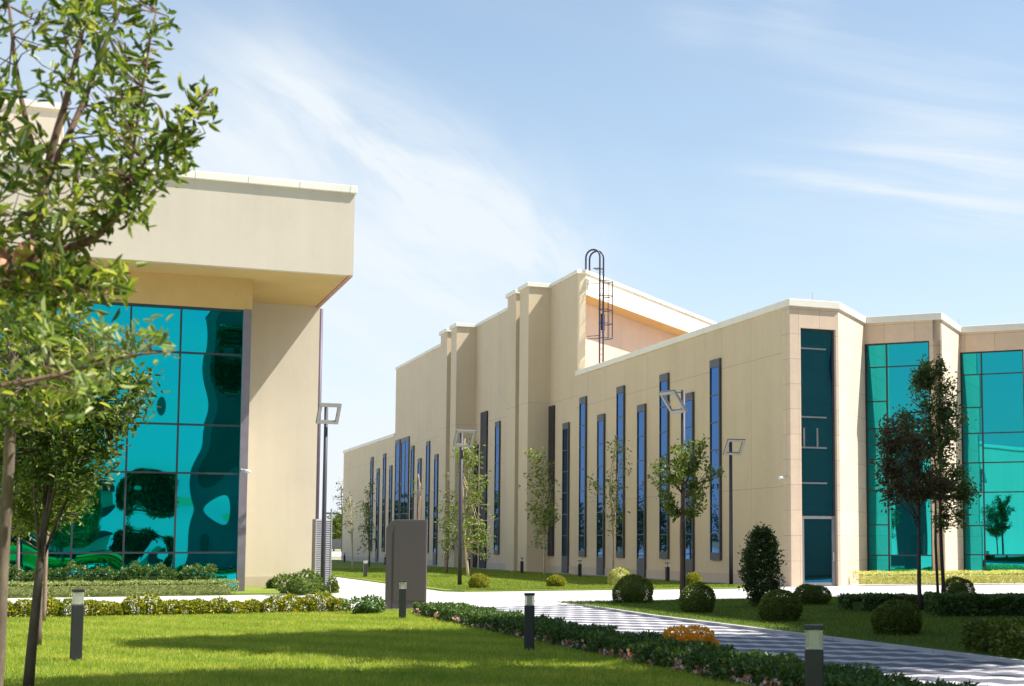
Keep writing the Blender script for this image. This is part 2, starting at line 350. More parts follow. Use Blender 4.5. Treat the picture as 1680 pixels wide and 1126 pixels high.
def tag(o, label=None, cat=None, group=None, kind=None):
    for k, v in (('label', label), ('category', cat), ('group', group), ('kind', kind)):
        if v: o[k] = v
    return o
def empty(name, loc, label, cat, group=None):
    o = bpy.data.objects.new(name, None); col.objects.link(o); o.location = tuple(map(float, loc)); o.empty_display_size = .3
    return tag(o, label, cat, group)
def copy_tree(o, parent=None):
    c = o.copy(); col.objects.link(c); c.parent = parent
    for ch in list(o.children): copy_tree(ch, c)
    return c
def quadmesh(name, V, Q, mat, parent=None, extra=None):
    # fast numpy mesh of quads; extra = (verts, faces) list mesh appended
    V = np.asarray(V, np.float32); Q = np.asarray(Q, np.int32)
    V = V-np.asarray(parent_loc(parent), np.float32)
    me = bpy.data.meshes.new(name); n = len(Q)
    me.vertices.add(len(V)); me.vertices.foreach_set('co', V.ravel())
    me.loops.add(n*4); me.loops.foreach_set('vertex_index', Q.ravel())
    me.polygons.add(n); me.polygons.foreach_set('loop_start', np.arange(0, n*4, 4, dtype=np.int32)); me.polygons.foreach_set('loop_total', np.full(n, 4, np.int32))
    me.update(calc_edges=True); me.materials.append(mat)
    o = bpy.data.objects.new(name, me); col.objects.link(o); o.parent = parent
    return o
def nrm(a): return a/(np.linalg.norm(a, axis=-1, keepdims=True)+1e-9)
def leaf_quads(P, A, L, wr=.4, up=.7, fold=.12, curl=.15, simple=False):
    # folded lance-shaped leaves: base P, axis A, length L
    n = len(P); A = nrm(A); L = np.broadcast_to(np.asarray(L, float), (n,))[:, None]
    ref = np.array([0, 0, 1.])*up+rng.normal(0, 1, (n, 3))*(1-up*.6)
    nn = nrm(ref-A*np.sum(ref*A, 1, keepdims=True)); S = np.cross(A, nn)
    tip = P+A*L-nn*L*curl*rng.uniform(.2, 1.6, (n, 1))
    l = P+A*L*.45+S*L*wr/2+nn*L*fold; r = P+A*L*.45-S*L*wr/2+nn*L*fold
    if not simple:
        c_ = curl*rng.uniform(.2, 1.6, (n, 1)); tip = P+A*L-nn*L*c_
        l1, r1 = P+A*L*.28+S*L*wr*.46+nn*L*fold, P+A*L*.28-S*L*wr*.46+nn*L*fold
        l2, r2 = P+A*L*.66+S*L*wr*.40+nn*L*(fold-c_*.35), P+A*L*.66-S*L*wr*.40+nn*L*(fold-c_*.35)
        V = np.stack([P, r1, r2, tip, l2, l1], 1).reshape(-1, 3); b = np.arange(n)[:, None]*6
        return V, np.concatenate([b+np.array([[0, 1, 2, 3]]), b+np.array([[0, 3, 4, 5]])])
    if simple:
        V = np.stack([P, r, tip, l], 1).reshape(-1, 3); b = np.arange(n)[:, None]*4; Q = b+np.array([[0, 1, 2, 3]])
        return V, Q
def merge(*vq):
    V, Q, k = [], [], 0
    for v, q in vq: V.append(v); Q.append(q+k); k += len(v)
    return np.concatenate(V), np.concatenate(Q)
def sphere_dirs(n): return nrm(rng.normal(0, 1, (n, 3)))
def tree(name, base, label, cat, paths, clusters, bark, leafm, per=8, L=.1, wr=.42, group=None, up=.6, twig_r=.006, spread=.07, outward=None, simple=False, sway=.1, limbs=None, trunk_n=8, Lvar=.3):
    """paths: list of (points, r0, r1); clusters: (N,3) twig ends, each joined to the nearest limb"""
    root = empty(name, base, label, cat, group)
    tb = MB(); sk = []
    for pts, r0, r1 in paths:
        pts = [np.array(p, float) for p in pts]; fine = []
        for i in range(len(pts)-1):
            k = max(2, int(np.linalg.norm(pts[i+1]-pts[i])/.25))
            for j in range(k): fine.append(pts[i]+(pts[i+1]-pts[i])*j/k)
        fine.append(pts[-1]); m = len(fine)
        fine = np.array(fine)
        if m > 4:           # smooth and let it wander slightly
            for _ in range(2): fine[1:-1] = .5*fine[1:-1]+.25*(fine[:-2]+fine[2:])
            fine[1:-1] += rng.normal(0, min(r0*.3, .02), (m-2, 3))
            for _ in range(2): fine[1:-1] = .4*fine[1:-1]+.3*(fine[:-2]+fine[2:])
        rad = [r0+(r1-r0)*i/(m-1) for i in range(m)]
        tb.tube(fine, rad, trunk_n); sk.append(fine[max(0, m//5):])
    sk = np.concatenate(sk); C = np.asarray(clusters)
    tw = []
    for c in C:
        d = np.linalg.norm(sk-c, axis=1)+np.maximum(0, sk[:, 2]-c[2])*.8
        a = sk[int(np.argmin(d))]; mid = (a+c)/2+np.array([0, 0, -.06])*np.linalg.norm(c-a)+rng.normal(0, .03, 3)
        if np.linalg.norm(c-a) > .04: tb.tube([a, mid, c], [twig_r*1.5, twig_r, twig_r*.5], 4)
        tw.append(c-a)
    tw = nrm(np.array(tw)+1e-5)
    tr = tb.build('trunk', bark, root, True)
    n = len(C)*per
    cp = np.repeat(C, per, 0); td = np.repeat(tw, per, 0)
    P = cp+rng.normal(0, spread, (n, 3))-td*rng.uniform(0, spread*2.2, (n, 1))
    A = td*.55+sphere_dirs(n)*.85+np.array([0, 0, sway])
    V, Q = leaf_quads(P, A, L*rng.uniform(1-Lvar, 1+Lvar, n), wr, up, simple=simple)
    quadmesh('crown', V, Q, leafm, root)
    return root
def blob_points(blobs, n, hollow=.35):
    # points through lumpy crown volumes: list of (centre, radii, weight)
    w = np.array([b[2] for b in blobs], float); w /= w.sum(); out = []
    for b, k in zip(blobs, rng.multinomial(n, w)):
        r = rng.uniform(hollow**3, 1, (k, 1))**(1/3); out.append(np.array(b[0])+sphere_dirs(k)*r*np.array(b[1]))
    return np.concatenate(out)
def bush_leaves(center, rad, n, L, wr=.5, flat=None, lumps=6, lump=.12, top=.9):
    # leaves over a dome that stands on the ground (center is its foot, rad[2] its full height)
    d = sphere_dirs(n); d[:, 2] = rng.uniform(-.55, 1, n); h_ = np.sqrt(1-d[:, 2]**2)[:, None]; d[:, :2] = nrm(d[:, :2])*h_
    ls = sphere_dirs(lumps); k = np.max(d@ls.T, axis=1)
    r = (1-lump+lump*2*np.clip(k-.55, 0, 1)/.45)*rng.uniform(.80, 1.0, n)**.6
    P = d*r[:, None]; P[:, 2] = (P[:, 2]+.55)/1.55
    P = np.array(center)+P*np.array(rad)
    A = d*.7+sphere_dirs(n)*.8
    return leaf_quads(P, A, L*rng.uniform(.7, 1.3, n), wr, .3, simple=True)
def box_leaves(p0, p1, width, h, n, L, wr=.5, lump=.06, z0=0.):
    # a clipped or ragged hedge along p0-p1
    p0, p1 = np.array(p0, float), np.array(p1, float); ln = np.linalg.norm(p1-p0); d = (p1-p0)/ln; s = np.array([d[1], -d[0]])
    u = rng.uniform(0, ln, n); side = rng.uniform(0, 1, n); w = rng.uniform(-1, 1, n); zz = rng.uniform(.04, 1, n)
    topm = side < .45; w = np.where(topm, w, np.sign(w)*rng.uniform(.8, 1, n)); zz = np.where(topm, rng.uniform(.82, 1.0, n), zz)
    bulge = 1+lump*np.sin(u*7.3+1.3)+lump*np.sin(u*3.1)+lump*.8*np.sin(u*17+.5)
    P = np.stack([p0[0]+d[0]*u+s[0]*w*width/2*bulge, p0[1]+d[1]*u+s[1]*w*width/2*bulge, z0+zz*h*bulge], 1)
    out = np.stack([s[0]*w, s[1]*w, np.where(topm, 1., .25)], 1)
    A = nrm(out)*.6+sphere_dirs(n)*.8
    return leaf_quads(P, A, L*rng.uniform(.7, 1.35, n), wr, .35, simple=True)
def sheet(name, poly, z, mat, kind='structure', depth=None):
    if depth: o = MB().prism(poly, z-depth, z).build(name, mat)
    else:
        n = len(poly); ar = sum(poly[i][0]*poly[(i+1) % n][1]-poly[(i+1) % n][0]*poly[i][1] for i in range(n))
        o = MB().add([(x, y, z) for x, y in (poly if ar > 0 else poly[::-1])], [tuple(range(n))]).build(name, mat)
    o['kind'] = kind; return o
def offset(poly, d):
    n = len(poly); ar = sum(poly[i][0]*poly[(i+1) % n][1]-poly[(i+1) % n][0]*poly[i][1] for i in range(n)); sg = 1 if ar > 0 else -1
    out = []
    for i in range(n):
        a, b, c = (np.array(poly[j % n], float) for j in (i-1, i, i+1))
        e1, e2 = (b-a)/np.linalg.norm(b-a), (c-b)/np.linalg.norm(c-b)
        n1_, n2_ = np.array([e1[1], -e1[0]])*sg, np.array([e2[1], -e2[0]])*sg
        out.append(tuple(b+(n1_+n2_)/(1+np.dot(n1_, n2_))*d))
    return out

# ------------------------------------------------------------------ ground
sheet('ground', [(-900, -600), (900, -600), (900, 1200), (-900, 1200)], -.03, m_field)
sheet('plaza_paving', [(-45, -30), (80, -30), (80, 150), (-45, 150)], 0, m_pave)
sheet('zigzag_path', [(8.2, -12), (11.9, -12), (11.9, 35.6), (8.2, 35.6)], .004, m_wave)
sheet('wall_walkway', [(23.25, 48.2), (24.9, 48.2), (24.9, 146), (23.25, 146)], .004, m_walk)
sheet('road', [(-200, 178), (200, 178), (200, 286), (-200, 286)], .01, m_pave)
LAWN_Z = .05
sheet('front_lawn', [(-25, -12), (8.1, -12), (8.1, 33.9), (-25, 33.9)], LAWN_Z, m_lawn, depth=.1)
sheet('middle_lawn', [(11.6, 47.4), (12.1, 46.7), (21.9, 46.3), (23.2, 47.6), (23.2, 140), (13.5, 140), (11.9, 74)], LAWN_Z, m_lawn2, depth=.1)
isl = [(12.75, 36.3), (12.1, 34.5), (11.75, 29), (11.72, 20), (11.72, -12), (70, -12), (70, 37.2), (21, 37.2)]
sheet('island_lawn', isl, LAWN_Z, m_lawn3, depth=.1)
sheet('planting_bed', [(-32, 46.6), (7.7, 46.6), (8.1, 47.2), (8.1, 53.6), (-32, 53.6)], LAWN_Z, m_lawn2, depth=.1)
kb = MB()
def kerb(pts, w=.10, z=.056):
    for a, b in zip(pts[:-1], pts[1:]):
        a, b = np.array([*a, 0.]), np.array([*b, 0.]); d = (b-a)/np.linalg.norm(b-a); s = np.array([-d[1], d[0], 0])*w
        kb.obox(a-s/2-np.array([0, 0, .05]), b-a, s, (0, 0, z+.05))
kerb(isl[:4]+[(11.72, -12)]); kerb([isl[0], isl[7], (70, 37.2)]); kerb([(8.16, -12), (8.16, 33.96), (-25, 33.96)])
kb.build('kerb', m_kerb)['kind'] = 'structure'

# grass blades: dense near the camera, thinning out with distance
def blades(name, n, inside, h, w, mat):
    P = inside(n); n = len(P); ang = rng.uniform(0, 2*math.pi, n); s = np.stack([np.cos(ang), np.sin(ang), np.zeros(n)], 1)
    dens = np.sin(P[:, 0]*2.1+np.sin(P[:, 1]*1.3)*1.7)*.5+np.sin(P[:, 1]*2.6+P[:, 0]*.7)*.5
    H_ = (h*rng.uniform(.55, 1.25, n)*(1+.18*dens))[:, None]; lean = rng.normal(0, .55, (n, 3)); lean[:, 2] = 0
    base = np.stack([P[:, 0], P[:, 1], np.full(n, LAWN_Z-.003)], 1); tip = base+np.array([0, 0, 1.])*H_+lean*H_*.8
    W_ = (w*rng.uniform(.7, 1.3, n))[:, None]
    V = np.stack([base-s*W_, base+s*W_, tip+s*W_*.25, tip-s*W_*.25], 1).reshape(-1, 3)
    return tag(quadmesh(name, V, np.arange(n*4).reshape(-1, 4), mat), None, None, None, 'stuff')
def rect_pts(x0, x1, y0, y1, pw=1.):
    def f(n):
        y = y0+(y1-y0)*rng.uniform(0, 1, n)**pw; x = rng.uniform(x0, x1, n); return np.stack([x, y], 1)
    return f
g1 = blades('lawn_grass', 330000, rect_pts(-3.6, 7.6, 12.5, 33.7, 1.35), .045, .0045, m_grass); tag(g1, 'short bright green mown grass of the front lawn', 'grass')
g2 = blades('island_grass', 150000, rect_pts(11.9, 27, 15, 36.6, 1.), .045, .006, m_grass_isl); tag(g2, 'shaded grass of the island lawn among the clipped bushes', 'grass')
g3 = blades('middle_lawn_grass', 130000, rect_pts(11.9, 23.1, 46.9, 90, 1.6), .05, .010, m_grass_far); tag(g3, 'sunlit grass along the foot of the long building', 'grass')

# ------------------------------------------------------------------ right-hand building
XW = 24.82; s2 = math.sqrt(.5)
bld = empty('office_building', (XW, 48.0, 0), 'long tan office building with slit windows and a zigzag green glass front', 'building')
LOWZ = 10.55; TOPZ = 16.15; Y0 = 47.7
p1x = at(1377, 700, Y0)[0]
def on45(px, py, P, n):
    d = ray(px, py); o = np.array([0, 0, EYE]); P = np.array([P[0], P[1], 0.]); n = np.array([n[0], n[1], 0.])
    return o+d*np.dot(P-o, n)/np.dot(d, n)
A0 = np.array([p1x, Y0]); A1 = on45(1420, 700, A0, (s2, -s2))[:2]; A2 = on45(1545, 700, A1, (-s2, -s2))[:2]
A3 = on45(1577, 700, A2, (s2, -s2))[:2]; step = A3-A1
A4 = A2+step; A5 = A3+step; A6 = A4+step; A7 = A5+step
foot = [(XW, 72.43), (XW, Y0), tuple(A0), tuple(A1), tuple(A2), tuple(A3), tuple(A4), tuple(A5), tuple(A6), tuple(A7), (A7[0]+8, A7[1]+2), (A7[0]+8, 72.43)]
# masonry body kept 0.12 m behind stone cladding on the zigzag side
core = [(XW, 72.43), (XW, Y0+.62), (XW+.05, Y0+.12)]
core = [(XW, 72.43), (XW, Y0+.4), (p1x-.05, Y0+.4)]+[tuple(p+np.array([-.0, .4])) for p in (A1, A2, A3, A4, A5, A6, A7)]+[(A7[0]+8, A7[1]+2.4), (A7[0]+8, 72.43)]
MB().prism(core, 0, LOWZ).build('low_wing_wall', m_wall, bld)
MB().prism([(XW, 143.7), (XW, 119.3), (60, 119.3), (60, 143.7)], 0, LOWZ).build('far_wing_wall', m_wall, bld)
E0 = np.array([25.28, 72.43]); LF = 24.; RD = 1.35
body = [(XW, 119.3), (XW, 72.43), tuple(E0), (E0[0], E0[1]+RD*math.sqrt(2)), (E0[0]+LF, E0[1]+RD*math.sqrt(2)+LF), (E0[0]+LF, 119.3)]
MB().prism(body, 0, TOPZ).build('tower_wall', m_tower, bld)
fq = [tuple(E0+.003), (E0[0]+LF, E0[1]+LF), (E0[0]+LF, E0[1]+LF+RD*math.sqrt(2)-.01), (E0[0]+.003, E0[1]+RD*math.sqrt(2)-.01)]
MB().prism(fq, 15.02, TOPZ-.003).build('roof_overhang', m_white, bld)
fs = [tuple(E0+np.array([.05, .0])+np.array([s2, -s2])*-.06), (E0[0]+LF-.1, E0[1]+LF-.2), (E0[0]+LF-.1, E0[1]+LF+RD*math.sqrt(2)-.15), (E0[0]+.05, E0[1]+RD*math.sqrt(2)-.1)]
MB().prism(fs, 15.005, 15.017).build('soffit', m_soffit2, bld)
# lining of the recessed wall, its sunlit base and the wing end in paler render
k = np.array([-s2, s2])*0.0
q0 = np.array([E0[0]+.004, E0[1]+RD*math.sqrt(2)]); dd = np.array([s2, s2]); nn_ = np.array([s2, -s2])
MB().obox((*(q0+nn_*.004), LOWZ-.3), (*(dd*LF*1.38), 0), (*(nn_*.02), 0), (0, 0, 15.0-LOWZ+.3)).build('recessed_wall', m_pinkwall, bld)
# coping
cp = MB().prism(offset(body, .07), TOPZ, TOPZ+.2)
cp.prism(offset(fq, .10), TOPZ+.003, TOPZ+.197)
co = cp.build('coping', m_cap, bld, bevel=.015, seg=1)
MB().prism(offset(foot, .09), LOWZ, LOWZ+.27).build('coping', m_cap, bld, bevel=.015, seg=1)
MB().prism(offset([(XW, 143.7), (XW, 119.31), (60, 119.31), (60, 143.7)], .09), LOWZ, LOWZ+.25).build('coping', m_cap, bld)
# pilasters
for (ya, yb, xo) in ((77.10, 78.84, 23.50), (79.58, 81.35, 23.50), (93.33, 94.84, 23.45), (95.97, 97.83, 23.45)):
    p = MB().box(xo, ya, 0, XW+.01, yb, TOPZ-.05).build('pilaster', m_tower, bld)
    MB().box(xo-.12, ya-.12, TOPZ-.05, XW+.2, yb+.12, TOPZ+.19).build('coping', m_cap, p, bevel=.015, seg=1)
# plinth strip and zigzag stone cladding
MB().box(XW-.02, Y0+.7, 0, XW+.01, 72.4, .38).build('plinth', m_plinth, bld)
MB().box(XW-.02, 72.45, 0, XW+.01, 77.08, .38).build('plinth', m_plinth, bld)
MB().box(XW-.02, 81.37, 0, XW+.01, 93.3, .38).build('plinth', m_plinth, bld)
MB().box(XW-.02, 97.85, 0, XW+.01, 143.6, .38).build('plinth', m_plinth, bld)
MB().box(XW-.035, Y0, 0, XW+.36, Y0+.62, LOWZ-.004).build('stone_pier', m_stoneL, bld, bevel=.012, seg=1)
wx0, wx1 = at(1315, 740, Y0)[0], at(1373, 740, Y0)[0]; WT = 9.75
st = MB().box(XW+.361, Y0, 0, wx0, Y0+.45, LOWZ-.004); st.box(wx1, Y0, 0, p1x-.0, Y0+.45, LOWZ-.004); st.box(wx0, Y0, WT, wx1, Y0+.45, LOWZ-.004)
st.build('stone_pier', m_stone0, bld)
def facet(P, Q, mat, name='stone_panel', z0=0., z1=LOWZ-.004, u0=0., u1=1., th=.3, inset=0.):
    P, Q = np.array(P), np.array(Q); d = Q-P; ln = np.linalg.norm(d); d = d/ln; n = np.array([d[1], -d[0]])
    a = P+d*ln*u0-n*inset
    return MB().obox((*a, z0), (*(d*ln*(u1-u0)), 0), (*(-n*th), 0), (0, 0, z1-z0))
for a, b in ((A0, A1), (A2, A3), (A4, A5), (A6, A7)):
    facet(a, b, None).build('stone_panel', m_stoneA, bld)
GT = 9.72
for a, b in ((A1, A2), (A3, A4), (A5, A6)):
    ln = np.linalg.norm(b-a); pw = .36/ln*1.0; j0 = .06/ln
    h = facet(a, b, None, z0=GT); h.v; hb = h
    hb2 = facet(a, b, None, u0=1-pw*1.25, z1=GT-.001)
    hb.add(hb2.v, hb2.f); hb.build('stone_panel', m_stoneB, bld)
    cw = empty('curtain_wall', (a[0]-XW, a[1]-48.0, 0), None, None); cw.parent = bld
    u1 = 1-pw*1.25
    # glass panes
    d = (b-a)/ln; n = np.array([d[1], -d[0]]); W_ = ln*u1; ucol = W_*.33
    zl = [0, 1.13, 2.35, 3.75, 5.0, 6.25, 7.35, 8.75, GT]; zr = [0, 1.13, 3.75, 5.0, 6.25, 8.75, GT]
    gl = MB(); fr = MB()
    def bar(u0, u1_, z0, z1, pr=.04):
        o = np.array([*(a+d*u0-n*.14), z0]); fr.obox(o, (*(d*(u1_-u0)), 0), (*(n*pr), 0), (0, 0, z1-z0))
    for (c0, c1, zs) in ((.0, ucol, zl), (ucol, W_, zr)):
        for z0, z1 in zip(zs[:-1], zs[1:]):
            t1, t2 = rng.normal(0, .006, 2)
            P = [np.array([*(a+d*u-n*(.13+t)), z]) for u, z, t in ((c0, z0, 0), (c1, z0, t1), (c1, z1, t1+t2), (c0, z1, t2))]
            gl.add(P, [(0, 1, 2, 3)])
        for z in zs[1:-1]: bar(c0+.03, c1-.03, z-.025, z+.025)
    for u in (.0, ucol-.03, W_-.06): bar(u, u+.06, 0, GT, .05)
    bar(.06, W_-.06, GT-.06, GT, .045); bar(.06, W_-.06, 0, .08, .045)
    gl.build('glass', m_gl_green, cw); fr.build('mullion', m_mull, cw)
# entrance slot with door
cw = empty('entrance_window', (wx0-XW, Y0-48, 0), None, None); cw.parent = bld
yz = Y0+.16
gl = MB()
zs = [at(1340, y, yz)[2] for y in (573, 685, 735, 793, 846)][::-1]
DZ = zs[0]
gz = [DZ]+zs[1:]+[WT]
for z0, z1 in zip(gz[:-1], gz[1:]):
    t1 = rng.normal(0, .004); gl.add([(wx0, yz, z0), (wx1, yz+t1, z0), (wx1, yz+t1, z1), (wx0, yz, z1)], [(0, 1, 2, 3)])
gl.build('glass', m_gl_dark, cw)
fr = MB(); fr.box(wx0, yz-.03, DZ, wx0+.06, yz+.02, WT); fr.box(wx1-.1, yz-.03, DZ, wx1, yz+.02, WT); fr.box(wx0+.06, yz-.03, WT-.07, wx1-.1, yz+.02, WT)
fr.build('frame', m_frame, cw)
for z in zs[1:]: MB().box(wx0+.06, yz-.035, z-.03, wx1-.36, yz-.005, z+.03).build('transom', m_trans, cw)
for x in (wx0+.15, wx0+.72): MB().box(x, yz-.03, zs[2]+.031, x+.07, yz-.006, zs[2]+.75).build('baluster', m_trans, cw)
dr = empty('door', (wx0-XW, Y0-48, 0), None, None); dr.parent = bld
yd = Y0+.12
f = MB(); f.box(wx0+.02, yd-.03, 0.02, wx0+.13, yd+.03, DZ-.02); f.box(wx1-.2, yd-.03, .02, wx1-.08, yd+.03, DZ-.02); f.box(wx0+.13, yd-.03, DZ-.13, wx1-.2, yd+.03, DZ-.02); f.box(wx0+.13, yd-.03, .02, wx1-.2, yd+.03, .14)
f.build('frame', m_doorf, dr)
MB().add([(wx0+.12, yd, .1), (wx1-.19, yd+.004, .1), (wx1-.19, yd+.004, DZ-.1), (wx0+.12, yd, DZ-.1)], [(0, 1, 2, 3)]).build('glass', m_gl_dark, dr)
MB().tube([(wx1-.17, yd-.04, 1.25), (wx1-.17, yd-.10, 1.25), (wx1-.17, yd-.10, .95), (wx1-.17, yd-.04, .95)], .016, 6).build('handle', m_bar, dr)
# slit windows: dark metal boxes standing proud of the wall
def slit(y0, y1, z0, z1, kind='glass', proud=.11):
    y0, y1 = y0*1.0057, y1*1.0057
    w = empty('window', (0, y0-48, z0), None, None); w.parent = bld
    xf = XW-proud; hd = .34; sl = .32 if z0 > .3 else .9
    if kind == 'louvre':
        m = MB(); m.box(xf, y0, z0, XW+.01, y1, z1); m.build('frame', m_louvre, w)
        b = MB(); zz = z0+.1
        while zz < z1-hd: b.box(xf-.015, y0+.06, zz, xf+.004, y1-.06, zz+.035); zz += .09
        b.build('louvre', m_louvre, w); return
    f = MB(); f.box(xf, y0, z1-hd, XW+.01, y1, z1); f2 = MB().box(xf, y0, z0, XW+.01, y1, z0+sl)
    f.build('spandrel_panel', m_panel, w); f2.build('spandrel_panel', m_panel, w)
    j = MB(); j.box(xf+.003, y0, z0+sl, XW+.01, y0+.09, z1-hd); j.box(xf+.003, y1-.06, z0+sl, XW+.01, y1, z1-hd)
    zz = z1-hd-1.16
    rows = [z1-hd]
    while zz > z0+sl+.4: rows.append(zz); zz -= 1.16
    rows.append(z0+sl)
    for r_ in rows[1:-1]: j.box(xf+.015, y0+.091, r_-.025, XW-.02, y1-.061, r_+.025)
    if y1-y0 > 1.8: j.box(xf+.015, (y0+y1)/2-.04, z0+sl, XW-.02, (y0+y1)/2+.04, z1-hd)
    j.build('frame', m_frame, w)
    g = MB()
    for a_, b_ in zip(rows[:-1], rows[1:]):
        t1, t2 = rng.normal(0, .003, 2)
        g.add([(xf+.04, y1-.05, b_), (xf+.04+t1, y0+.08, b_), (xf+.04+t1+t2, y0+.08, a_), (xf+.04+t2, y1-.05, a_)], [(0, 1, 2, 3)])
    g.build('glass', m_gl_blue, w)
S, T = (.91, 9.31), (.03, 8.16)
for i in range(9):           # low wing: nine slits, alternately raised and reaching the ground
    yc = 54.1+2.795*i
    if i == 8: slit(75.75, 76.62, *S, 'louvre')
    else: slit(yc-.49, yc+.49, *(S if i % 2 == 0 else T))
slit(91.95, 92.76, 0.03, 8.15, 'louvre'); slit(89.7, 91.2, .03, 10.2, 'louvre'); slit(86.7, 87.7, *S)
for (y0, y1, sp) in ((127.6, 128.6, S), (124.75, 125.7, T), (122.05, 123., S), (119.4, 120.3, T), (116.3, 118., (.03, 10.15)), (112.9, 115.7, (.03, 10.15)), (111.15, 112.1, S), (108.6, 109.6, T), (105.8, 106.8, S), (103.1, 104.1, T)):
    slit(y0, y1, *sp)
# roof ladder with hoop handrails and cage
nl = np.array([s2, -s2, 0]); tl = np.array([s2, s2, 0])
L0 = np.array([E0[0], E0[1], 0])+nl*.78+tl*.12
ld = empty('ladder', tuple(L0-np.array([XW, 48., 0])), None, None); ld.parent = bld
st_ = MB()
for k_ in (0, 1):
    b0 = L0+tl*.46*k_; zt = 17.05
    pts = [b0+np.array([0, 0, LOWZ-.1]), b0+np.array([0, 0, zt])]
    for i in range(1, 9):
        a_ = math.pi*i/9; pts.append(b0-nl*.42*(1-math.cos(a_))+np.array([0, 0, zt+.42*math.sin(a_)]))
    pts += [b0-nl*.84+np.array([0, 0, zt]), b0-nl*.84+np.array([0, 0, TOPZ+.15])]
    st_.tube(pts, .05, 8)
st_.build('stile', m_ladder, ld, True)
rg = MB()
zz = LOWZ+.3
while zz < 16.5: MB().tube([L0+np.array([0, 0, zz]), L0+tl*.46+np.array([0, 0, zz])], .014, 5).build('rung', m_ladder, ld); zz += .3
for zb in (12.6, 12.75, 15.6): MB().tube([L0+np.array([0, 0, zb]), L0-nl*.75+np.array([0, 0, zb])], .02, 5).build('bracket', m_ladder, ld)
rg.obox(L0-nl*.4+np.array([0, 0, 16.42]), nl*.4, tl*.46, (0, 0, .04))
rg.build('top_step', m_ladder, ld)
cg = MB(); mid_ = L0+tl*.23
for zb in (12.6, 13.4, 14.15, 14.9, 15.7):
    ring = [mid_+(-tl*.36*math.cos(t)+nl*.66*math.sin(t))+np.array([0, 0, zb]) for t in np.linspace(0, math.pi, 11)]
    cg.tube(ring, .026, 5)
for t in np.linspace(.35, math.pi-.35, 5):
    o_ = mid_+(-tl*.36*math.cos(t)+nl*.66*math.sin(t)); cg.tube([o_+np.array([0, 0, 12.6]), o_+np.array([0, 0, 15.7])], .018, 5)
cg.build('cage', m_ladder, ld)
MB().obox(L0+tl*.1+nl*.02+np.array([0, 0, 13.05]), tl*.3, nl*.1, (0, 0, .9)).build('hatch_plate', m_ladder, ld)
# small fittings
def cctv(P, d, parent):
    P = np.array(P, float); d = np.array(d, float)/np.linalg.norm(d)
    c = empty('security_camera', tuple(P-parent_loc(parent)), None, None); c.parent = parent
    MB().tube([P, P-np.array([0, 0, .06])+d*.16], .025, 6).build('bracket', m_cctv, c)
    q = P-np.array([0, 0, .05])+d*.14; MB().tube([q, q+d*.34-np.array([0, 0, .05])], .055, 10).build('camera_body', m_cctv, c, True)
cctv((XW-.035, Y0+.3, at(1283, 780, Y0)[2]), (-1, -.5, 0), bld)
for px, py0, Yr in ((1333, 492, 50.5), (1573, 520, 54.)):
    q = at(px, py0, Yr); MB().tube([(q[0], Yr, LOWZ+.1), (q[0], Yr, LOWZ+1.15)], .016, 5).build('lightning_rod', m_bar, bld)

# ------------------------------------------------------------------ left-hand building
YP, YG, YF = 53.65, 48.9, 46.95
xr = at(525, 503, YP)[0]; zs_ = at(526, 503, YP)[2]; ztop = at(582, 318, YF)[2]; xf_ = at(580.5, 400, YF)[0]
lb = empty('portico_building', (xr, YP, 0), 'pale stucco building with deep roof overhang and turquoise glass wall', 'building')
xgr = at(413, 505, YG)[0]; zgt = at(411, 509, YG)[2]; XL = -34.
MB().box(xgr-.4, YP, 0, xr, YP+18, zs_-.002).build('pier_wall', m_left, lb)
MB().box(XL, YG+.5, 0, xgr-.41, YP+18, zs_-.002).build('glazed_bay_wall', m_left, lb)
MB().box(xgr-.2, YP-.02, 0, xr+.02, YP+.01, .42).build('plinth', m_plinth, lb)
MB().box(XL, YF, zs_, xf_, YP+18.2, ztop).build('roof_fascia', m_left, lb)
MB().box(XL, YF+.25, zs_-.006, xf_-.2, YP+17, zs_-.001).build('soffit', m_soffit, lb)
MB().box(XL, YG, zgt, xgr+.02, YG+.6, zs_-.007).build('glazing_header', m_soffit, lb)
tr = MB(); tr.box(xf_-.16, YF+.003, zs_-.05, xf_-.02, YP+18, zs_-.003); tr.build('drip_edge', plain('drip_edge_red', (.42, .22, .16), .6), lb)
cpb = MB(); x_ = XL
while x_ < xf_: 
    x2 = min(x_+1.62, xf_+.08); cpb.box(x_+.006, YF-.10, ztop, x2-.006, YF+.5, ztop+.24); x_ += 1.62
cpb.box(xf_-.4, YF+.51, ztop, xf_+.10, YP+18.3, ztop+.235); cpb.build('coping', m_cap, lb, bevel=.012, seg=1)
MB().tube([(xr+.09, YP+.25, 0), (xr+.09, YP+.25, zs_-.05)], .07, 10).build('drainpipe', m_pipe, lb, True)
ub = at(96, 250, 60.)
MB().box(XL, 60., ztop-.5, ub[0], 78, at(96, 180, 60.)[2]).build('upper_block', m_left, lb)
MB().box(XL, 59.9, at(96, 180, 60.)[2], ub[0]+.1, 78, at(96, 180, 60.)[2]+.25).build('coping', m_cap, lb)
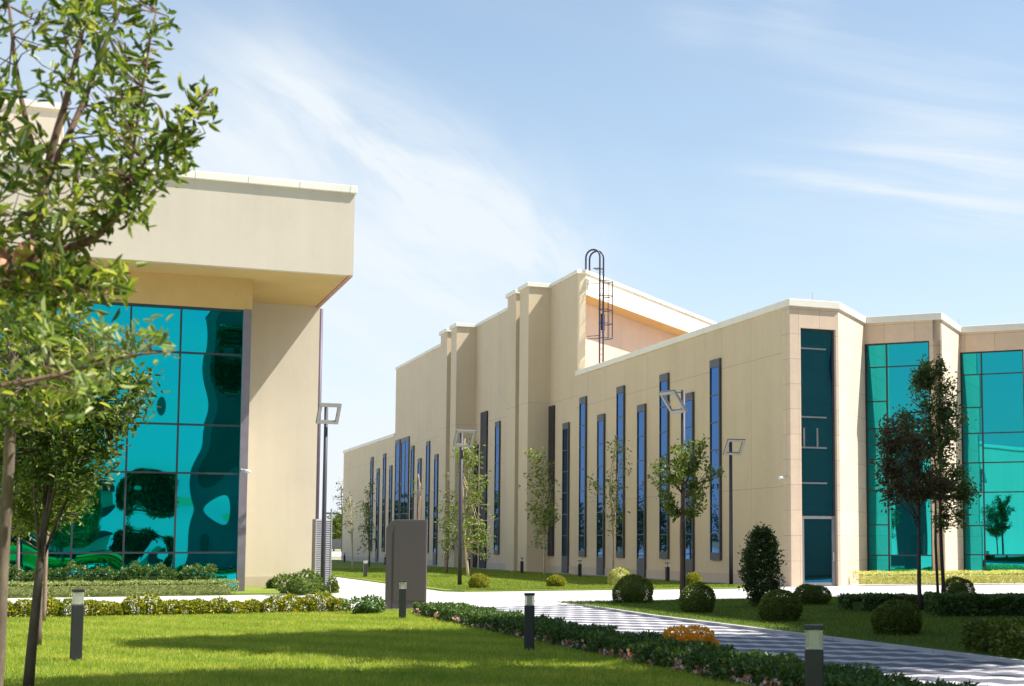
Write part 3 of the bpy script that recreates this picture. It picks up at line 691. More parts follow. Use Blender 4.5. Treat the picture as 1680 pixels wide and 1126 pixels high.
# turquoise curtain wall
cwl = empty('curtain_wall', (0-xr, YG-YP, 0), None, None); cwl.parent = lb
xm = [at(x, 697, YG)[0] for x in (209.4, 292.5)]; xi = at(395, 697, YG)[0]
dx = xm[1]-xm[0]; xs = [xi, xm[1], xm[0]]
while xs[-1] > XL: xs.append(xs[-1]-dx)
xs = xs[::-1]
zr = [.0, at(300, 907, YG)[2], at(300, 776, YG)[2], at(300, 696, YG)[2], at(300, 578, YG)[2], zgt]
gl = MB(); fr = MB()
for a_, b_ in zip(xs[:-1], xs[1:]):
    for z0, z1 in zip(zr[:-1], zr[1:]):
        t1, t2 = rng.normal(0, .004, 2)
        gl.add([(a_, YG+.1, z0), (b_, YG+.1+t1, z0), (b_, YG+.1+t1+t2, z1), (a_, YG+.1+t2, z1)], [(0, 1, 2, 3)])
    fr.box(a_-.03, YG+.03, 0, a_+.03, YG+.13, zgt)
for i, z in enumerate(zr[1:-1]):
    for a_, b_ in zip(xs[:-1], xs[1:]): fr.box(a_+.031, YG+.04, z-.03, b_-.031, YG+.13, z+.03)
fr.box(XL, YG+.025, zgt-.08, xi, YG+.13, zgt-.001)
gl.build('glass', m_gl_teal, cwl); fr.build('mullion', m_mull, cwl)
MB().box(xi, YG-.03, 0, xgr, YG+.4, zgt-.002).build('edge_frame', plain('edge_frame_metal', (.20, .18, .20), .5, .2), cwl)
MB().box(xgr-.1, YG+.41, 0, xgr, YP-.001, zs_-.008).build('side_wall', m_left, lb)
cctv((xi+.05, YG-.04, at(393, 770, YG)[2]), (.5, -1, 0), lb)

# ------------------------------------------------------------------ street furniture
# louvred cabinet at the pier corner
cb0 = gnd(513, 969); cx0, cy0 = 7.82, 50.6
cab = empty('louvred_cabinet', (cx0, cy0, 0), 'tall pale grey louvred equipment cabinet standing behind the lamp post at the building corner', 'cabinet')
MB().box(cx0, cy0, 0, cx0+.55, cy0+.75, 2.45).build('housing', m_panel, cab, bevel=.01)
lv = MB(); z = .12
while z < 2.4: lv.obox((cx0+.03, cy0-.035, z), (.5, 0, 0), (0, .035, .03), (0, .0, .035)); z += .075
lv.build('louvre', m_cab, cab)
fm = MB(); fm.box(cx0, cy0-.05, .05, cx0+.03, cy0-.002, 2.45); fm.box(cx0+.53, cy0-.05, .05, cx0+.56, cy0-.002, 2.45); fm.build('frame', m_cab, cab)
# monolith sign
def sign():
    g0 = gnd(665, 1003); d = math.hypot(g0[0], g0[1]); sc_ = np.dot(g0[:2], _f[:2])
    w = 66/F_PX*sc_*1.0; h = 2.17; r_ = .26; th = .16
    root = empty('sign_slab', (g0[0], g0[1], 0), 'blank dark brown slab sign with one rounded top corner beside the white path', 'sign')
    prof = [(-w/2, 0), (w/2, 0), (w/2, h)]+[(-w/2+r_+r_*math.cos(a), h-r_+r_*math.sin(a)) for a in np.linspace(math.pi/2, math.pi, 9)]
    ax = np.array([math.cos(YAW*.75), -math.sin(YAW*.75)]); ny = np.array([ax[1], -ax[0]])*1.
    def solid(pr, y0, y1):
        n = len(pr); V = [(*(g0[:2]+ax*u+ny*y0), z) for u, z in pr]+[(*(g0[:2]+ax*u+ny*y1), z) for u, z in pr]
        F = [tuple(range(n)), tuple(range(2*n-1, n-1, -1))]+[((i+1) % n, i, n+i, n+(i+1) % n) for i in range(n)]
        return MB().add(V, F)
    solid(prof, 0, -th).build('body', m_sign, root, bevel=.012)
    gx = -w/2+.15
    solid([(gx, .02), (gx+.022, .02), (gx+.022, h-.30), (gx, h-.30)], .002, -.006).build('groove', m_signd, root)
    pr2 = [(gx+.05, .25), (w/2-.03, .25), (w/2-.03, h-.03)]+[(gx+.05+.2+.2*math.cos(a), h-.23+.2*math.sin(a)) for a in np.linspace(math.pi/2, math.pi, 7)]
    solid(pr2, .006, -.004).build('face_panel', m_sign, root, bevel=.004)
sign()
# bollard lights
def mk_bollard():
    root = empty('bollard_light', (0, 0, 0), 'x', 'bollard', 'black bollard lights along the lawns')
    MB().box(-.075, -.075, 0, .075, .075, .66).build('post', m_boll, root, bevel=.012)
    MB().box(-.071, -.071, .661, .071, .071, .806).build('lens', m_lens, root, bevel=.008)
    MB().box(-.04, -.04, .662, .04, .04, .80).build('reflector', m_reflect, root)
    MB().box(-.078, -.078, .807, .078, .078, .84).build('cap', m_boll, root, bevel=.008)
    return root
bproto = mk_bollard(); first = True
for (px, py, k_, rz, lab) in (
    (124, 1091, 1.14, 2, 'black bollard light with pale top on the sunlit lawn beside thin trunks'),
    (868, 1073, 1.0, -17, 'black bollard light with clear lens against the middle of the long low hedge'),
    (660, 1019.5, .95, -12, 'black bollard light standing right in front of the brown slab sign'),
    (1337, 1221, 1.08, -29, 'large black bollard light nearest the camera beside the zigzag paving'),
    (599, 949, .98, 8, 'small bollard light at the bend of the white path left of the slab sign'),
    (632, 928, .9, 0, 'tiny far bollard light near the wall left of the slab sign'),
    (856, 943, .98, 0, 'bollard light at the foot of the pilasters'),
    (951, 949, .94, 0, 'bollard light below the raised slit window left of the pale round bush'),
    (1095, 957, .94, 0, 'bollard light near the wall just left of the reddish tree trunk'),
    (769, 934, .9, 0, 'bollard light in the wall shade behind the leaning birch trunk'),
    (540, 945, 1.0, 0, 'bollard light half hidden beside the louvred cabinet'),
    (565, 923, .9, 0, 'tiny bollard light in the gap between the two buildings')):
    o = bproto if first else copy_tree(bproto); first = False
    g0 = gnd(px, py); o.location = (g0[0], g0[1], LAWN_Z-.01); o.scale = (1, 1, k_); o.rotation_euler = (0, 0, R(rz)); o['label'] = lab
# street lamps with tilted square ring heads
def mk_lamp():
    root = empty('street_lamp', (0, 0, 0), 'x', 'street lamp', 'street lamps with square ring heads')
    Hh = 5.8
    MB().tube([(0, 0, 0), (0, 0, 2.2), (0, 0, Hh)], [.078, .072, .062], 14).build('pole', m_pole, root, True)
    MB().box(-.16, -.16, 0, .16, .16, .03).build('base_plate', m_pole, root, bevel=.006)
    s_, tl_ = .74, R(52); ex = np.array([1., 0, 0]); ev = np.array([0, -math.cos(tl_), math.sin(tl_)]); en = np.cross(ex, ev)
    o = np.array([0, -.10, Hh-.62]); b_ = .115; t_ = .06
    hd = MB()
    hd.obox(o-ex*s_/2-ev*.0, ex*s_, ev*b_, en*t_); hd.obox(o-ex*s_/2+ev*(s_-b_), ex*s_, ev*b_, en*t_)
    hd.obox(o-ex*s_/2+ev*b_, ex*b_, ev*(s_-2*b_), en*t_); hd.obox(o+ex*(s_/2-b_)+ev*b_, ex*b_, ev*(s_-2*b_), en*t_)
    h = hd.build('lamp_head', m_lamp, root, bevel=.006)
    df = MB(); q = o+en*(t_+.004)
    df.obox(q-ex*(s_/2-.012)+ev*.012, ex*(s_-.024), ev*(b_-.024), -en*.008); df.obox(q-ex*(s_/2-.012)+ev*(s_-b_+.012), ex*(s_-.024), ev*(b_-.024), -en*.008)
    for sx in (-1, 1): df.obox(q+ex*(sx*(s_/2-b_/2)-(b_-.024)/2)+ev*(b_-.006), ex*(b_-.024), ev*(s_-2*b_+.012), -en*.008)
    df.build('diffuser', m_lampled, h)
    ar = MB(); ar.tube([(0, 0, Hh-.60), o+ev*.04+en*.02], .035, 8); ar.tube([(0, 0, Hh-.05), o+ev*(s_-.05)+en*.01], .022, 8); ar.build('arm', m_pole, root)
    return root
lproto = mk_lamp(); first = True
for (px, py, k_, rz, lab) in ((529, 972, 1.075, 4, 'dark street lamp with a square ring head standing in front of the louvred cabinet'),
                              (754, 963.5, 1.0, 2, 'dark street lamp with square ring head, first right of the slab sign'),
                              (1199.5, 962, .955, -2, 'dark street lamp with square ring head left of the upright shrub'),
                              (1121, 986, 1.02, -76, 'dark street lamp turned sideways behind the reddish young tree')):
    o = lproto if first else copy_tree(lproto); first = False
    g0 = gnd(px, py); o.location = (g0[0], g0[1], .02); o.scale = (1, 1, k_); o.rotation_euler = (0, 0, R(rz)); o['label'] = lab

# ------------------------------------------------------------------ shrubs and hedges
def bush(name, px, py, wpx, hpx, mat, label, cat, group, n=2600, L=.045, lumps=13, lump=.15, dz=LAWN_Z, wr=.5, flower=None):
    g0 = gnd(px, py); D = np.dot(g0[:2], _f[:2]); r_ = wpx/2/F_PX*D; h = hpx/F_PX*D
    g0 = g0+np.array([*_f[:2], 0])*r_*.6
    root = empty(name, (g0[0], g0[1], dz), label, cat, group)
    V, Q = bush_leaves((g0[0], g0[1], dz), (r_, r_, h), int(n*1.7), L, wr, lumps=lumps, lump=lump, top=.72)
    V[:, 2] = np.maximum(V[:, 2], dz+.01)
    quadmesh('foliage', V, Q, mat, root)
    core = MB(); nn = 10; rings = []
    for i in range(7):
        t = math.pi*(i+.5)/7; 
        for j in range(nn): core.v.append((g0[0]+r_*.72*math.sin(t)*math.cos(2*math.pi*j/nn), g0[1]+r_*.72*math.sin(t)*math.sin(2*math.pi*j/nn), max(dz+.005, dz+h*.36+h*.44*math.cos(t))))
    for i in range(6):
        for j in range(nn): core.f.append((i*nn+j, (i+1)*nn+j, (i+1)*nn+(j+1) % nn, i*nn+(j+1) % nn))
    core.f.append(tuple(range(nn))[::-1][::-1]); core.build('inner_foliage', mat, root)
    return root
gq = 'clipped ball bushes on the island'
bush('ball_bush', 1038, 993, 62, 42, m_leaf_box, 'clipped dark green ball bush at the island tip before the pale round bush', 'bush', gq, 5200, .04)
bush('ball_bush', 1145, 1010, 54, 45, m_leaf_box, 'clipped green ball bush right of the reddish tree trunk', 'bush', gq, 5200, .04)
bush('ball_bush', 1282, 1024, 63, 47, m_leaf_box, 'clipped green ball bush in front of the cone shrub', 'bush', gq, 5600, .04)
bush('ball_bush', 1334, 996, 57, 34, m_leaf_box, 'clipped low ball bush in front of the entrance door', 'bush', gq, 4200, .04)
bush('ball_bush', 1480, 1047, 80, 52, m_leaf_box, 'widest ball bush, loosely clipped, nearest the zigzag paving on the right', 'bush', gq, 6000, .045, lump=.16)
bush('ball_bush', 1575, 986, 48, 34, m_leaf_box, 'small ball bush right of the two slim tree trunks', 'bush', gq, 3400, .04)
gq = 'golden ball bushes on the middle lawn'
bush('golden_bush', 785, 969, 30, 25, m_leaf_gold, 'golden green ball bush beside the lamp post on the middle lawn', 'bush', gq, 2200, .05)
bush('golden_bush', 911, 966, 29, 18, m_leaf_gold, 'flattened golden ball bush midway along the sunlit lawn', 'bush', gq, 2000, .05)
bush('golden_bush', 1017, 963, 36, 28, m_leaf_cream, 'pale cream round bush at the foot of the thin yellow birch trunk', 'bush', gq, 2400, .05)
bush('golden_bush', 1137, 965, 25, 23, m_leaf_gold, 'bright golden ball bush just right of the sideways street lamp', 'bush', gq, 1900, .05)
bush('variegated_bush', 264, 972, 44, 34, m_leaf_cream, 'pale variegated round bush behind the clipped hedge below the turquoise glass', 'bush', None, 2200, .05)
# cone shrub
g0 = gnd(1249, 999); D = np.dot(g0[:2], _f[:2]); hS = 130/F_PX*D
tt = rng.uniform(0, 1, 520); aa = rng.uniform(0, 2*math.pi, 520); rr = (np.where(tt < .14, .26, .46)*(1-np.clip((tt-.6)/.42, 0, 1)**1.6*.78)+.02)*rng.uniform(.35, 1.08, 520)**.5
Cc = np.stack([g0[0]+rr*np.cos(aa), g0[1]+rr*np.sin(aa), LAWN_Z+.1+tt*(hS-.15)], 1)
tree('upright_shrub', (g0[0], g0[1], LAWN_Z), 'tall upright dark green shrub with glossy leaves on the island before the stone corner', 'shrub', [([g0, g0+np.array([.02, 0, hS*.9])], .03, .008)], Cc, m_barkd, m_leaf_dark, 11, .085, .42, spread=.06, up=.4)
# yellow shrubs in a row along the lawn edge
rowx = []
for i, x in enumerate(np.linspace(8, 552, 21)):
    p = at(x+rng.uniform(-5, 5), 1013, 33.2); r_ = rng.uniform(.17, .25); h = rng.uniform(.24, .36)
    root = empty('yellow_shrub', (p[0], 33.2, LAWN_Z), 'small yellow green shrub in the row between the front lawn and the white path', 'shrub', 'yellow shrubs in a row at the lawn edge')
    V, Q = bush_leaves((p[0], 33.2+rng.uniform(-.08, .08), LAWN_Z), (r_*1.25, r_, h*1.1), 1300, .062, .45, lumps=5, lump=.22)
    V[:, 2] = np.maximum(V[:, 2], LAWN_Z); quadmesh('foliage', V, Q, m_leaf_yel, root)
    MB().tube([(p[0], 33.2, LAWN_Z), (p[0]+.02, 33.2, LAWN_Z+h*.7)], .012, 5).build('stem', m_bark, root)
def hedge(name, segs, mat, label, width, h, n, L, lump=.06, cat='hedge', flowers=0, wr=.5):
    a0 = segs[0]; root = empty(name, (a0[0], a0[1], LAWN_Z), label, cat)
    tot = sum(math.dist(a, b) for a, b in zip(segs[:-1], segs[1:])); vq = []; core = MB()
    for a, b in zip(segs[:-1], segs[1:]):
        k = int(n*math.dist(a, b)/tot); vq.append(box_leaves(a, b, width, h, k, L, wr, lump, LAWN_Z))
        d = np.array([b[0]-a[0], b[1]-a[1], 0]); d = d/np.linalg.norm(d); s = np.array([d[1], -d[0], 0])*width*.62
        core.obox(np.array([a[0], a[1], LAWN_Z])-s/2+d*.25, np.array([b[0]-a[0], b[1]-a[1], 0])-d*.5, s, (0, 0, h*.66))
    quadmesh('foliage', *merge(*vq), mat, root); core.build('inner_foliage', mat, root)
    if flowers:
        vf = []
        for a, b in zip(segs[:-1], segs[1:]):
            d = np.array([b[0]-a[0], b[1]-a[1]]); ln = np.linalg.norm(d); d = d/ln; s = np.array([-d[1], d[0]]); k = int(flowers*ln/tot); u = rng.uniform(0, ln, k); side = rng.choice([-1, 1], k)
            P = np.stack([a[0]+d[0]*u+s[0]*side*width*.52, a[1]+d[1]*u+s[1]*side*width*.52, LAWN_Z+rng.uniform(.02, h*.55, k)], 1)
            for _ in range(3): vf.append(leaf_quads(P+rng.normal(0, .012, P.shape), sphere_dirs(k), (.06), .9, .2, simple=True))
        quadmesh('blossom', *merge(*vf), m_petal_w, root)
    return root
hedge('laurel_hedge', [(7.25, 10.5), (7.3, 23.5), (7.45, 31.6)], m_leaf_hedge, 'long low green hedge with fallen blossoms between the front lawn and the zigzag paving', 0.8, .21, 42000, .062, .12, flowers=900)
o = bush('flower_clump', 1130, 1075, 86, 33, m_petal_o, 'clump of bright orange flowers growing in the long low hedge', 'flowers', None, 1500, .05, lumps=4, lump=.35)
hedge('box_hedge', [(-8.5, 46.95), (4.9, 46.95)], m_leaf_var, 'clipped pale green hedge along the path below the turquoise glass', .8, .40, 20000, .055, .03)
hedge('bed_shrubs', [(-8.5, 48.05), (4.3, 48.05)], m_leaf_hedge, 'row of taller dark green shrubs against the turquoise glass', .9, .78, 15000, .09, .10)
hedge('cream_hedge', [tuple(gnd(1406, 961)[:2]), tuple(gnd(1860, 957)[:2])], m_leaf_cream, 'clipped cream yellow hedge at the foot of the green glass front', .9, .46, 22000, .06, .03)
hedge('ragged_hedge', [(12.65, 8.), (12.75, 17.9)], m_leaf_box, 'broad yellow green hedge at the right edge beside the zigzag paving', 1.5, .42, 20000, .075, .08)
hedge('dark_hedge', [tuple(gnd(1526, 1014)[:2]), tuple(gnd(1760, 1014)[:2])], m_leaf_hedge, 'low dark hedge across the shaded island on the right', 1.2, .42, 14000, .07, .05)
hedge('island_hedge', [tuple(gnd(1396, 1007)[:2]), tuple(gnd(1500, 1004)[:2])], m_leaf_hedge, 'short low dark hedge left of the slim tree trunk on the island', .9, .33, 7000, .07, .06)
bush('leafy_shrub', 486, 977, 66, 32, m_leaf_mid, 'leafy green shrub at the foot of the pale pier beside the lamp post', 'shrub', None, 800, .12, lumps=6, lump=.42)
bush('sparse_shrub', 598, 1012, 60, 26, m_leaf_hedge, 'sparse low shrub just left of the slab sign', 'shrub', None, 420, .085, lumps=5, lump=.35)
bush('sprig_shrub', 445, 968, 22, 16, m_leaf_hedge, 'tiny green shrub left of the leafy shrub by the pier', 'shrub', None, 260, .09, lumps=4, lump=.3)
bush('sprig_shrub', 547, 976, 16, 26, m_leaf_lime, 'small pale shrub right of the louvred cabinet', 'shrub', None, 240, .08, lumps=4, lump=.3)

# ------------------------------------------------------------------ trees
# (1) near tree leaning in from the left, close to the camera
def pl(pts, Y): return [at(p[0], p[1], Y+(p[2] if len(p) > 2 else 0)) for p in pts]
YN = 8.2
paths = [([np.array([-1.05, YN-.1, LAWN_Z])]+pl([(-120, 640), (-60, 540), (-5, 462), (60, 402)], YN), .085, .055),
         (pl([(58, 404), (62, 350), (72, 290), (95, 215), (118, 140), (135, 60), (150, -40)], YN), .030, .010),
         (pl([(60, 408), (110, 413), (150, 398), (185, 365), (196, 325), (214, 288)], YN-.1), .028, .010),
         (pl([(72, 300, .1), (118, 222, .2), (150, 130, .3), (178, 55, .3), (208, -10, .3)], YN), .019, .010),
         (pl([(105, 372), (125, 340), (132, 290), (120, 240), (100, 150)], YN+.25), .014, .006),
         (pl([(214, 288), (218, 225), (238, 140), (246, 60), (256, 20)], YN-.1), .010, .005),
         (pl([(196, 325), (235, 262), (285, 215), (318, 175), (345, 148)], YN-.3), .011, .005),
         (pl([(235, 262), (262, 255), (300, 235)], YN-.3), .007, .004),
         (pl([(20, 442), (-20, 350), (-60, 240), (-40, 60)], YN-.2), .028, .012),
         (pl([(0, 462), (60, 470), (130, 478), (200, 470), (225, 478)], YN-.2), .014, .005),
         (pl([(70, 300), (40, 210), (25, 110), (15, 10)], YN+.3), .02, .008)]
cl_ = []
def fill(x0, x1, y0, y1, n, Y=YN, sd=.5):
    for _ in range(n): cl_.append(at(rng.uniform(x0, x1), rng.uniform(y0, y1), Y+rng.normal(0, sd)))
def along(pts, n, jit, Y=YN, sd=.12):
    for _ in range(n):
        i = rng.integers(0, len(pts)-1); t = rng.uniform(); a, b = pts[i], pts[i+1]
        cl_.append(at(a[0]+(b[0]-a[0])*t+rng.normal(0, jit), a[1]+(b[1]-a[1])*t+rng.normal(0, jit), Y+rng.normal(0, sd)))
fill(-60, 30, -40, 200, 24); fill(-60, 60, 200, 420, 42); fill(40, 140, 230, 420, 30); fill(95, 200, -40, 60, 26); fill(60, 150, 0, 150, 18)
fill(140, 245, 90, 190, 22); fill(130, 240, 190, 290, 25); fill(110, 255, 290, 380, 25); fill(-50, 130, 420, 520, 75); fill(120, 215, 440, 490, 22)
along([(218, 225), (246, 60), (262, 40)], 12, 8); along([(285, 215), (345, 148)], 15, 13, YN-.3); along([(240, 265), (310, 235)], 13, 11, YN-.3); along([(200, 320), (255, 290), (270, 272)], 8, 10)
along([(150, 398), (185, 330), (214, 288)], 8, 14); along([(195, 0), (225, -20), (255, 5)], 8, 12)
nt = tree('near_tree', (-1.05, YN-.1, LAWN_Z), 'big leafy tree closest to the camera, branches reaching in at top left', 'tree', paths, np.array(cl_), m_barkr, m_leaf_near, 7, .088, .31, twig_r=.0035, spread=.038, up=.35, sway=.15, trunk_n=10)
ct = MB(); c1 = at(38, 413, YN-.16); ct.tube([c1+np.array([-.03, .1, -.02]), c1+np.array([.012, -.05, .01])], [.035, .038], 12)
c2 = at(2, 440, YN-.2); ct.tube([c2+np.array([-.03, .1, -.03]), c2+np.array([.0, -.05, 0.])], [.045, .045], 12); ct.build('cut_branch', m_cut, nt, True)
# (2) tree row on the lawn at X about -0.4
def crowned(name, base, label, h, r0, blobs, n, bark, leafm, per, L, group=None, top=None, lean=(0, 0), nl=9, **kw):
    base = np.array([base[0], base[1], LAWN_Z]); tp = base+np.array([lean[0], lean[1], h]); paths = [([base, base+(tp-base)*.45+rng.normal(0, .02, 3)*[1, 1, 0], tp], r0, r0*.35)]
    C = blob_points(blobs, n)
    for i in range(nl):
        e = C[rng.integers(0, len(C))]; s0 = base+(tp-base)*rng.uniform(.42, .85)
        if e[2] < s0[2]+.05: s0 = base+(tp-base)*max(.3, (e[2]-base[2]-.35)/h)
        paths.append(([s0, (s0+e)/2+np.array([0, 0, -.04]), e], r0*.34, r0*.1))
    return tree(name, tuple(base), label, 'tree', paths, C, bark, leafm, per, L, group=group, **kw)
tg = 'young trees in a row on the front lawn'
b1 = at(10, 900, 10.8); tp = at(16, 690, 10.8)
cl1 = [at(rng.uniform(-90, 170), rng.uniform(500, 690), 10.8+rng.normal(0, .5)) for _ in range(150)]
tree('lawn_tree', (b1[0]-.06, 10.8, LAWN_Z), 'nearest slim tree of the lawn row, cut by the left picture edge', 'tree',
     [([np.array([b1[0]-.06, 10.8, LAWN_Z]), b1, tp, at(22, 560, 10.8)], .044, .034), (pl([(20, 640), (60, 628), (120, 615), (185, 582), (270, 578)], 10.2), .014, .005), (pl([(20, 600), (-60, 560), (-100, 500)], 10.8), .02, .008), (pl([(20, 610), (80, 560), (120, 500)], 11), .018, .006)],
     np.array(cl1), m_bark, m_leaf_near, 9, .10, .36, tg, spread=.05, twig_r=.004, up=.35, trunk_n=12)
cl2 = [at(rng.uniform(165, 285), rng.uniform(535, 592), 7.2+rng.normal(0, .08)) for _ in range(9)]
cl2 += [at(rng.uniform(20, 200), rng.uniform(520, 670), 7.2+rng.normal(0, .3)) for _ in range(14)]
tree('low_branch_tree', (-1.3, 6.4, LAWN_Z), 'tree off the left edge sending out one low branch of pale leaves', 'tree',
     [([np.array([-1.3, 6.4, LAWN_Z]), np.array([-1.25, 6.45, 1.6]), np.array([-1.1, 6.6, 2.4]), np.array([-1.0, 6.6, 4.0])], .07, .03), ([np.array([-1.2, 6.5, 2.0])]+pl([(-60, 640), (60, 622), (150, 605), (220, 575), (280, 578)], 7.2), .016, .005)],
     np.array(cl2), m_barkr, m_leaf_pale, 8, .075, .34, spread=.03, twig_r=.003, up=.5)
x2 = at(60, 870, 17.2); 
crowned('lawn_tree', (at(46, 1135, 17.)[0], 17.0), 'leafy lawn tree with a slightly leaning thin trunk, second of the row', 2.9, .058,
        [(at(110, 640, 17), (.95, .9, .62), 3), (at(30, 700, 17), (.8, .8, .6), 2), (at(110, 760, 17), (.55, .6, .42), 1.2), (at(180, 640, 17.2), (.55, .5, .38), 1.3), (at(60, 560, 17.2), (.8, .8, .5), 1.5), (at(150, 700, 17), (.45, .5, .35), 1.)], 620, m_barkd, m_leaf_mid, 14, .08, tg, lean=(.16, 0), spread=.07)
crowned('lawn_tree', (at(62, 1065, 24.)[0], 24.0), 'lighter green lawn tree with a thin straight trunk, third of the row', 3.0, .055,
        [(at(60, 760, 24), (.9, .9, .9), 2), (at(75, 830, 24), (.65, .6, .35), 1.3), (at(60, 660, 24), (.9, .9, .8), 1)], 420, m_bark, m_leaf_lime, 12, .09, tg, spread=.08)
crowned('lawn_tree', (at(71, 1024, 31.3)[0], 31.3), 'thin pinkish trunked lawn tree by the yellow shrubs, last of the row', 3.4, .045,
        [(at(60, 760, 31.3), (1., 1., .9), 2), (at(40, 840, 31.3), (.7, .7, .5), 1)], 260, m_pinkbark, m_leaf_mid, 11, .10, tg, spread=.08)
crowned('bed_tree', (at(28.5, 963, 47.7)[0], 47.7), 'very thin pinkish trunked young tree in the bed before the turquoise glass', 4.2, .05,
        [(at(28, 820, 47.7), (1., .7, 1.1), 2)], 120, m_pinkbark, m_leaf_mid, 9, .10, spread=.09)
# (3) reddish young tree on the island
g0 = gnd(1119, 993); g0[2] = LAWN_Z; Yt = g0[1]
tp = lambda x, y, dy=0: at(x, y, Yt+dy)
paths = [([g0, tp(1117, 900), tp(1119, 850), tp(1122, 800)], .062, .045)]
ends = [(1082, 755, -.2), (1075, 790, .2), (1080, 815, -.1), (1107, 735, .1), (1120, 745, -.2), (1135, 760, .2), (1155, 728, -.1), (1163, 770, .1), (1178, 775, 0), (1155, 805, .2), (1145, 838, -.1), (1100, 840, .1), (1072, 765, .3), (1150, 750, .3), (1108, 765, -.3), (1130, 730, .3)]
cl3 = []
for (x, y, dy) in ends:
    s0 = tp(1119+rng.normal(0, 1), min(845, y+rng.uniform(35, 70)), 0); e = tp(x, y, dy*2)
    paths.append(([s0, (s0+e)/2+np.array([0, 0, -.05]), e], .022, .006))
    for _ in range(12): t = rng.uniform(.3, 1.05); cl3.append(s0+(e-s0)*t+rng.normal(0, .07, 3))
tree('young_tree', tuple(g0), 'young tree with reddish trunk and airy crown before the sideways street lamp', 'tree', paths, np.array(cl3), m_barkr, m_leaf_lime, 10, .10, .6, spread=.065, up=.4, twig_r=.005)
# (4) two dark trees before the green glass
g1 = gnd(1510, 1006); g2_ = gnd(1547, 992)
Y1, Y2 = g1[1], g2_[1]
def px2m(n, Y): return n/F_PX*Y*1.08
crowned('plum_tree', g1[:2], 'dark reddish plum tree with one slim trunk, left of the pair before the green glass', at(1500, 720, Y1)[2]-.1, .055,
        [(at(1495, 790, Y1), (.85, .8, .5), 2), (at(1462, 720, Y1), (.3, .35, .55), 1.2), (at(1500, 730, Y1), (.5, .5, .55), 1.6), (at(1455, 770, Y1), (.3, .35, .4), .9), (at(1530, 800, Y1), (.5, .6, .4), 1), (at(1465, 815, Y1), (.25, .3, .25), .5)], 340, m_barkd, m_leaf_plum, 13, .09, spread=.07, wr=.55)
crowned('tall_green_tree', g2_[:2], 'taller dark green tree with twin slim trunks, right of the pair before the green glass', at(1535, 640, Y2)[2]-.1, .055,
        [(at(1520, 650, Y2), (.4, .45, .7), 1.3), (at(1552, 655, Y2), (.3, .35, .6), 1.1), (at(1535, 720, Y2), (.65, .6, .7), 2.2), (at(1565, 690, Y2), (.35, .4, .5), .8), (at(1550, 790, Y2), (.65, .7, .7), 2), (at(1585, 808, Y2), (.28, .35, .28), .6), (at(1508, 620, Y2), (.22, .25, .3), .5), (at(1482, 690, Y2), (.25, .3, .3), .5), (at(1560, 850, Y2), (.5, .5, .3), .8), (at(1520, 600, Y2), (.14, .16, .25), .25), (at(1543, 605, Y2), (.14, .16, .25), .25)], 520, m_barkd, m_leaf_tall, 13, .09, spread=.085, wr=.55)
ot = [o for o in bpy.data.objects if o.name == 'tall_green_tree'][0]
MB().tube([g1*0+np.array([g2_[0]-.14, g2_[1], LAWN_Z]), np.array([g2_[0]-.2, g2_[1], 1.6]), at(1535, 800, Y2)], [.04, .036, .025], 8).build('second_trunk', m_barkd, ot, True)
# (5) birches and saplings along the long wall
def sapling(px, py, pts, r0, n, label, leafm=m_leaf_birch, bark=m_birch, box=None, per=10, L=.17, name='birch_tree', droop=.0, group='birches along the long wall'):
    g = gnd(px, py); Yb = g[1]; g[2] = LAWN_Z
    main = [g]+[at(x, y, Yb) for x, y in pts]; paths = [(main, r0, r0*.3)]; C = []
    for (x, y, sx, sy, k_) in box:
        for _ in range(int(k_*1.6)): C.append(at(x+rng.normal(0, sx), y+rng.normal(0, sy), Yb+rng.normal(0, .45)))
    for _ in range(7):
        e = C[rng.integers(0, len(C))]; j = rng.integers(1, len(main)); s0 = main[j-1]+(main[j]-main[j-1])*rng.uniform(.3, 1)
        paths.append(([s0, (s0+e)/2+np.array([0, 0, .1]), e], r0*.35, .008))
    return tree(name, tuple(g), label, 'tree', paths, np.array(C), bark, leafm, per, L, group=group, spread=.14, sway=-.25-droop, twig_r=.008, up=.4)
sapling(768, 948, [(764, 900), (760, 830), (757, 770), (763, 720)], .07, 0, 'leaning birch with a pale yellow trunk right behind the middle lawn lamp post', box=[(770, 750, 12, 14, 16), (782, 800, 12, 18, 18), (775, 860, 16, 20, 24), (758, 740, 8, 8, 8), (792, 890, 6, 12, 10)])
sapling(733, 942, [(735, 900), (737, 850), (738, 790)], .06, 0, 'dark barked sapling between the slab sign and the middle lawn lamp post', m_leaf_mid, m_barkr, [(740, 850, 9, 26, 26), (738, 890, 8, 10, 8)])
sapling(893, 945, [(892, 900), (890, 850), (895, 800), (890, 750)], .06, 0, 'birch with a pale trunk at the foot of the near pilaster', box=[(885, 760, 10, 12, 9), (878, 800, 8, 20, 12), (890, 830, 11, 22, 22), (902, 845, 6, 14, 10), (868, 742, 6, 3, 4), (882, 870, 8, 12, 10)])
sapling(1005, 950, [(1006, 900), (1005, 850), (999, 800), (1004, 760), (1012, 715)], .055, 0, 'thin sparse birch with a yellowish trunk above the pale cream bush', box=[(1015, 735, 10, 8, 7), (1003, 810, 8, 14, 10), (985, 795, 6, 5, 4), (1012, 850, 5, 16, 8), (1018, 780, 10, 18, 6), (972, 795, 3, 3, 2)], per=6)
sapling(688, 950, [(687, 860), (689, 830), (690, 800), (686, 778)], .11, 0, 'pollarded pinkish trunk rising behind the slab sign', m_leaf_birch, m_pinkbark, [(688, 800, 3, 12, 3)], per=3, name='pollard_tree', group=None)
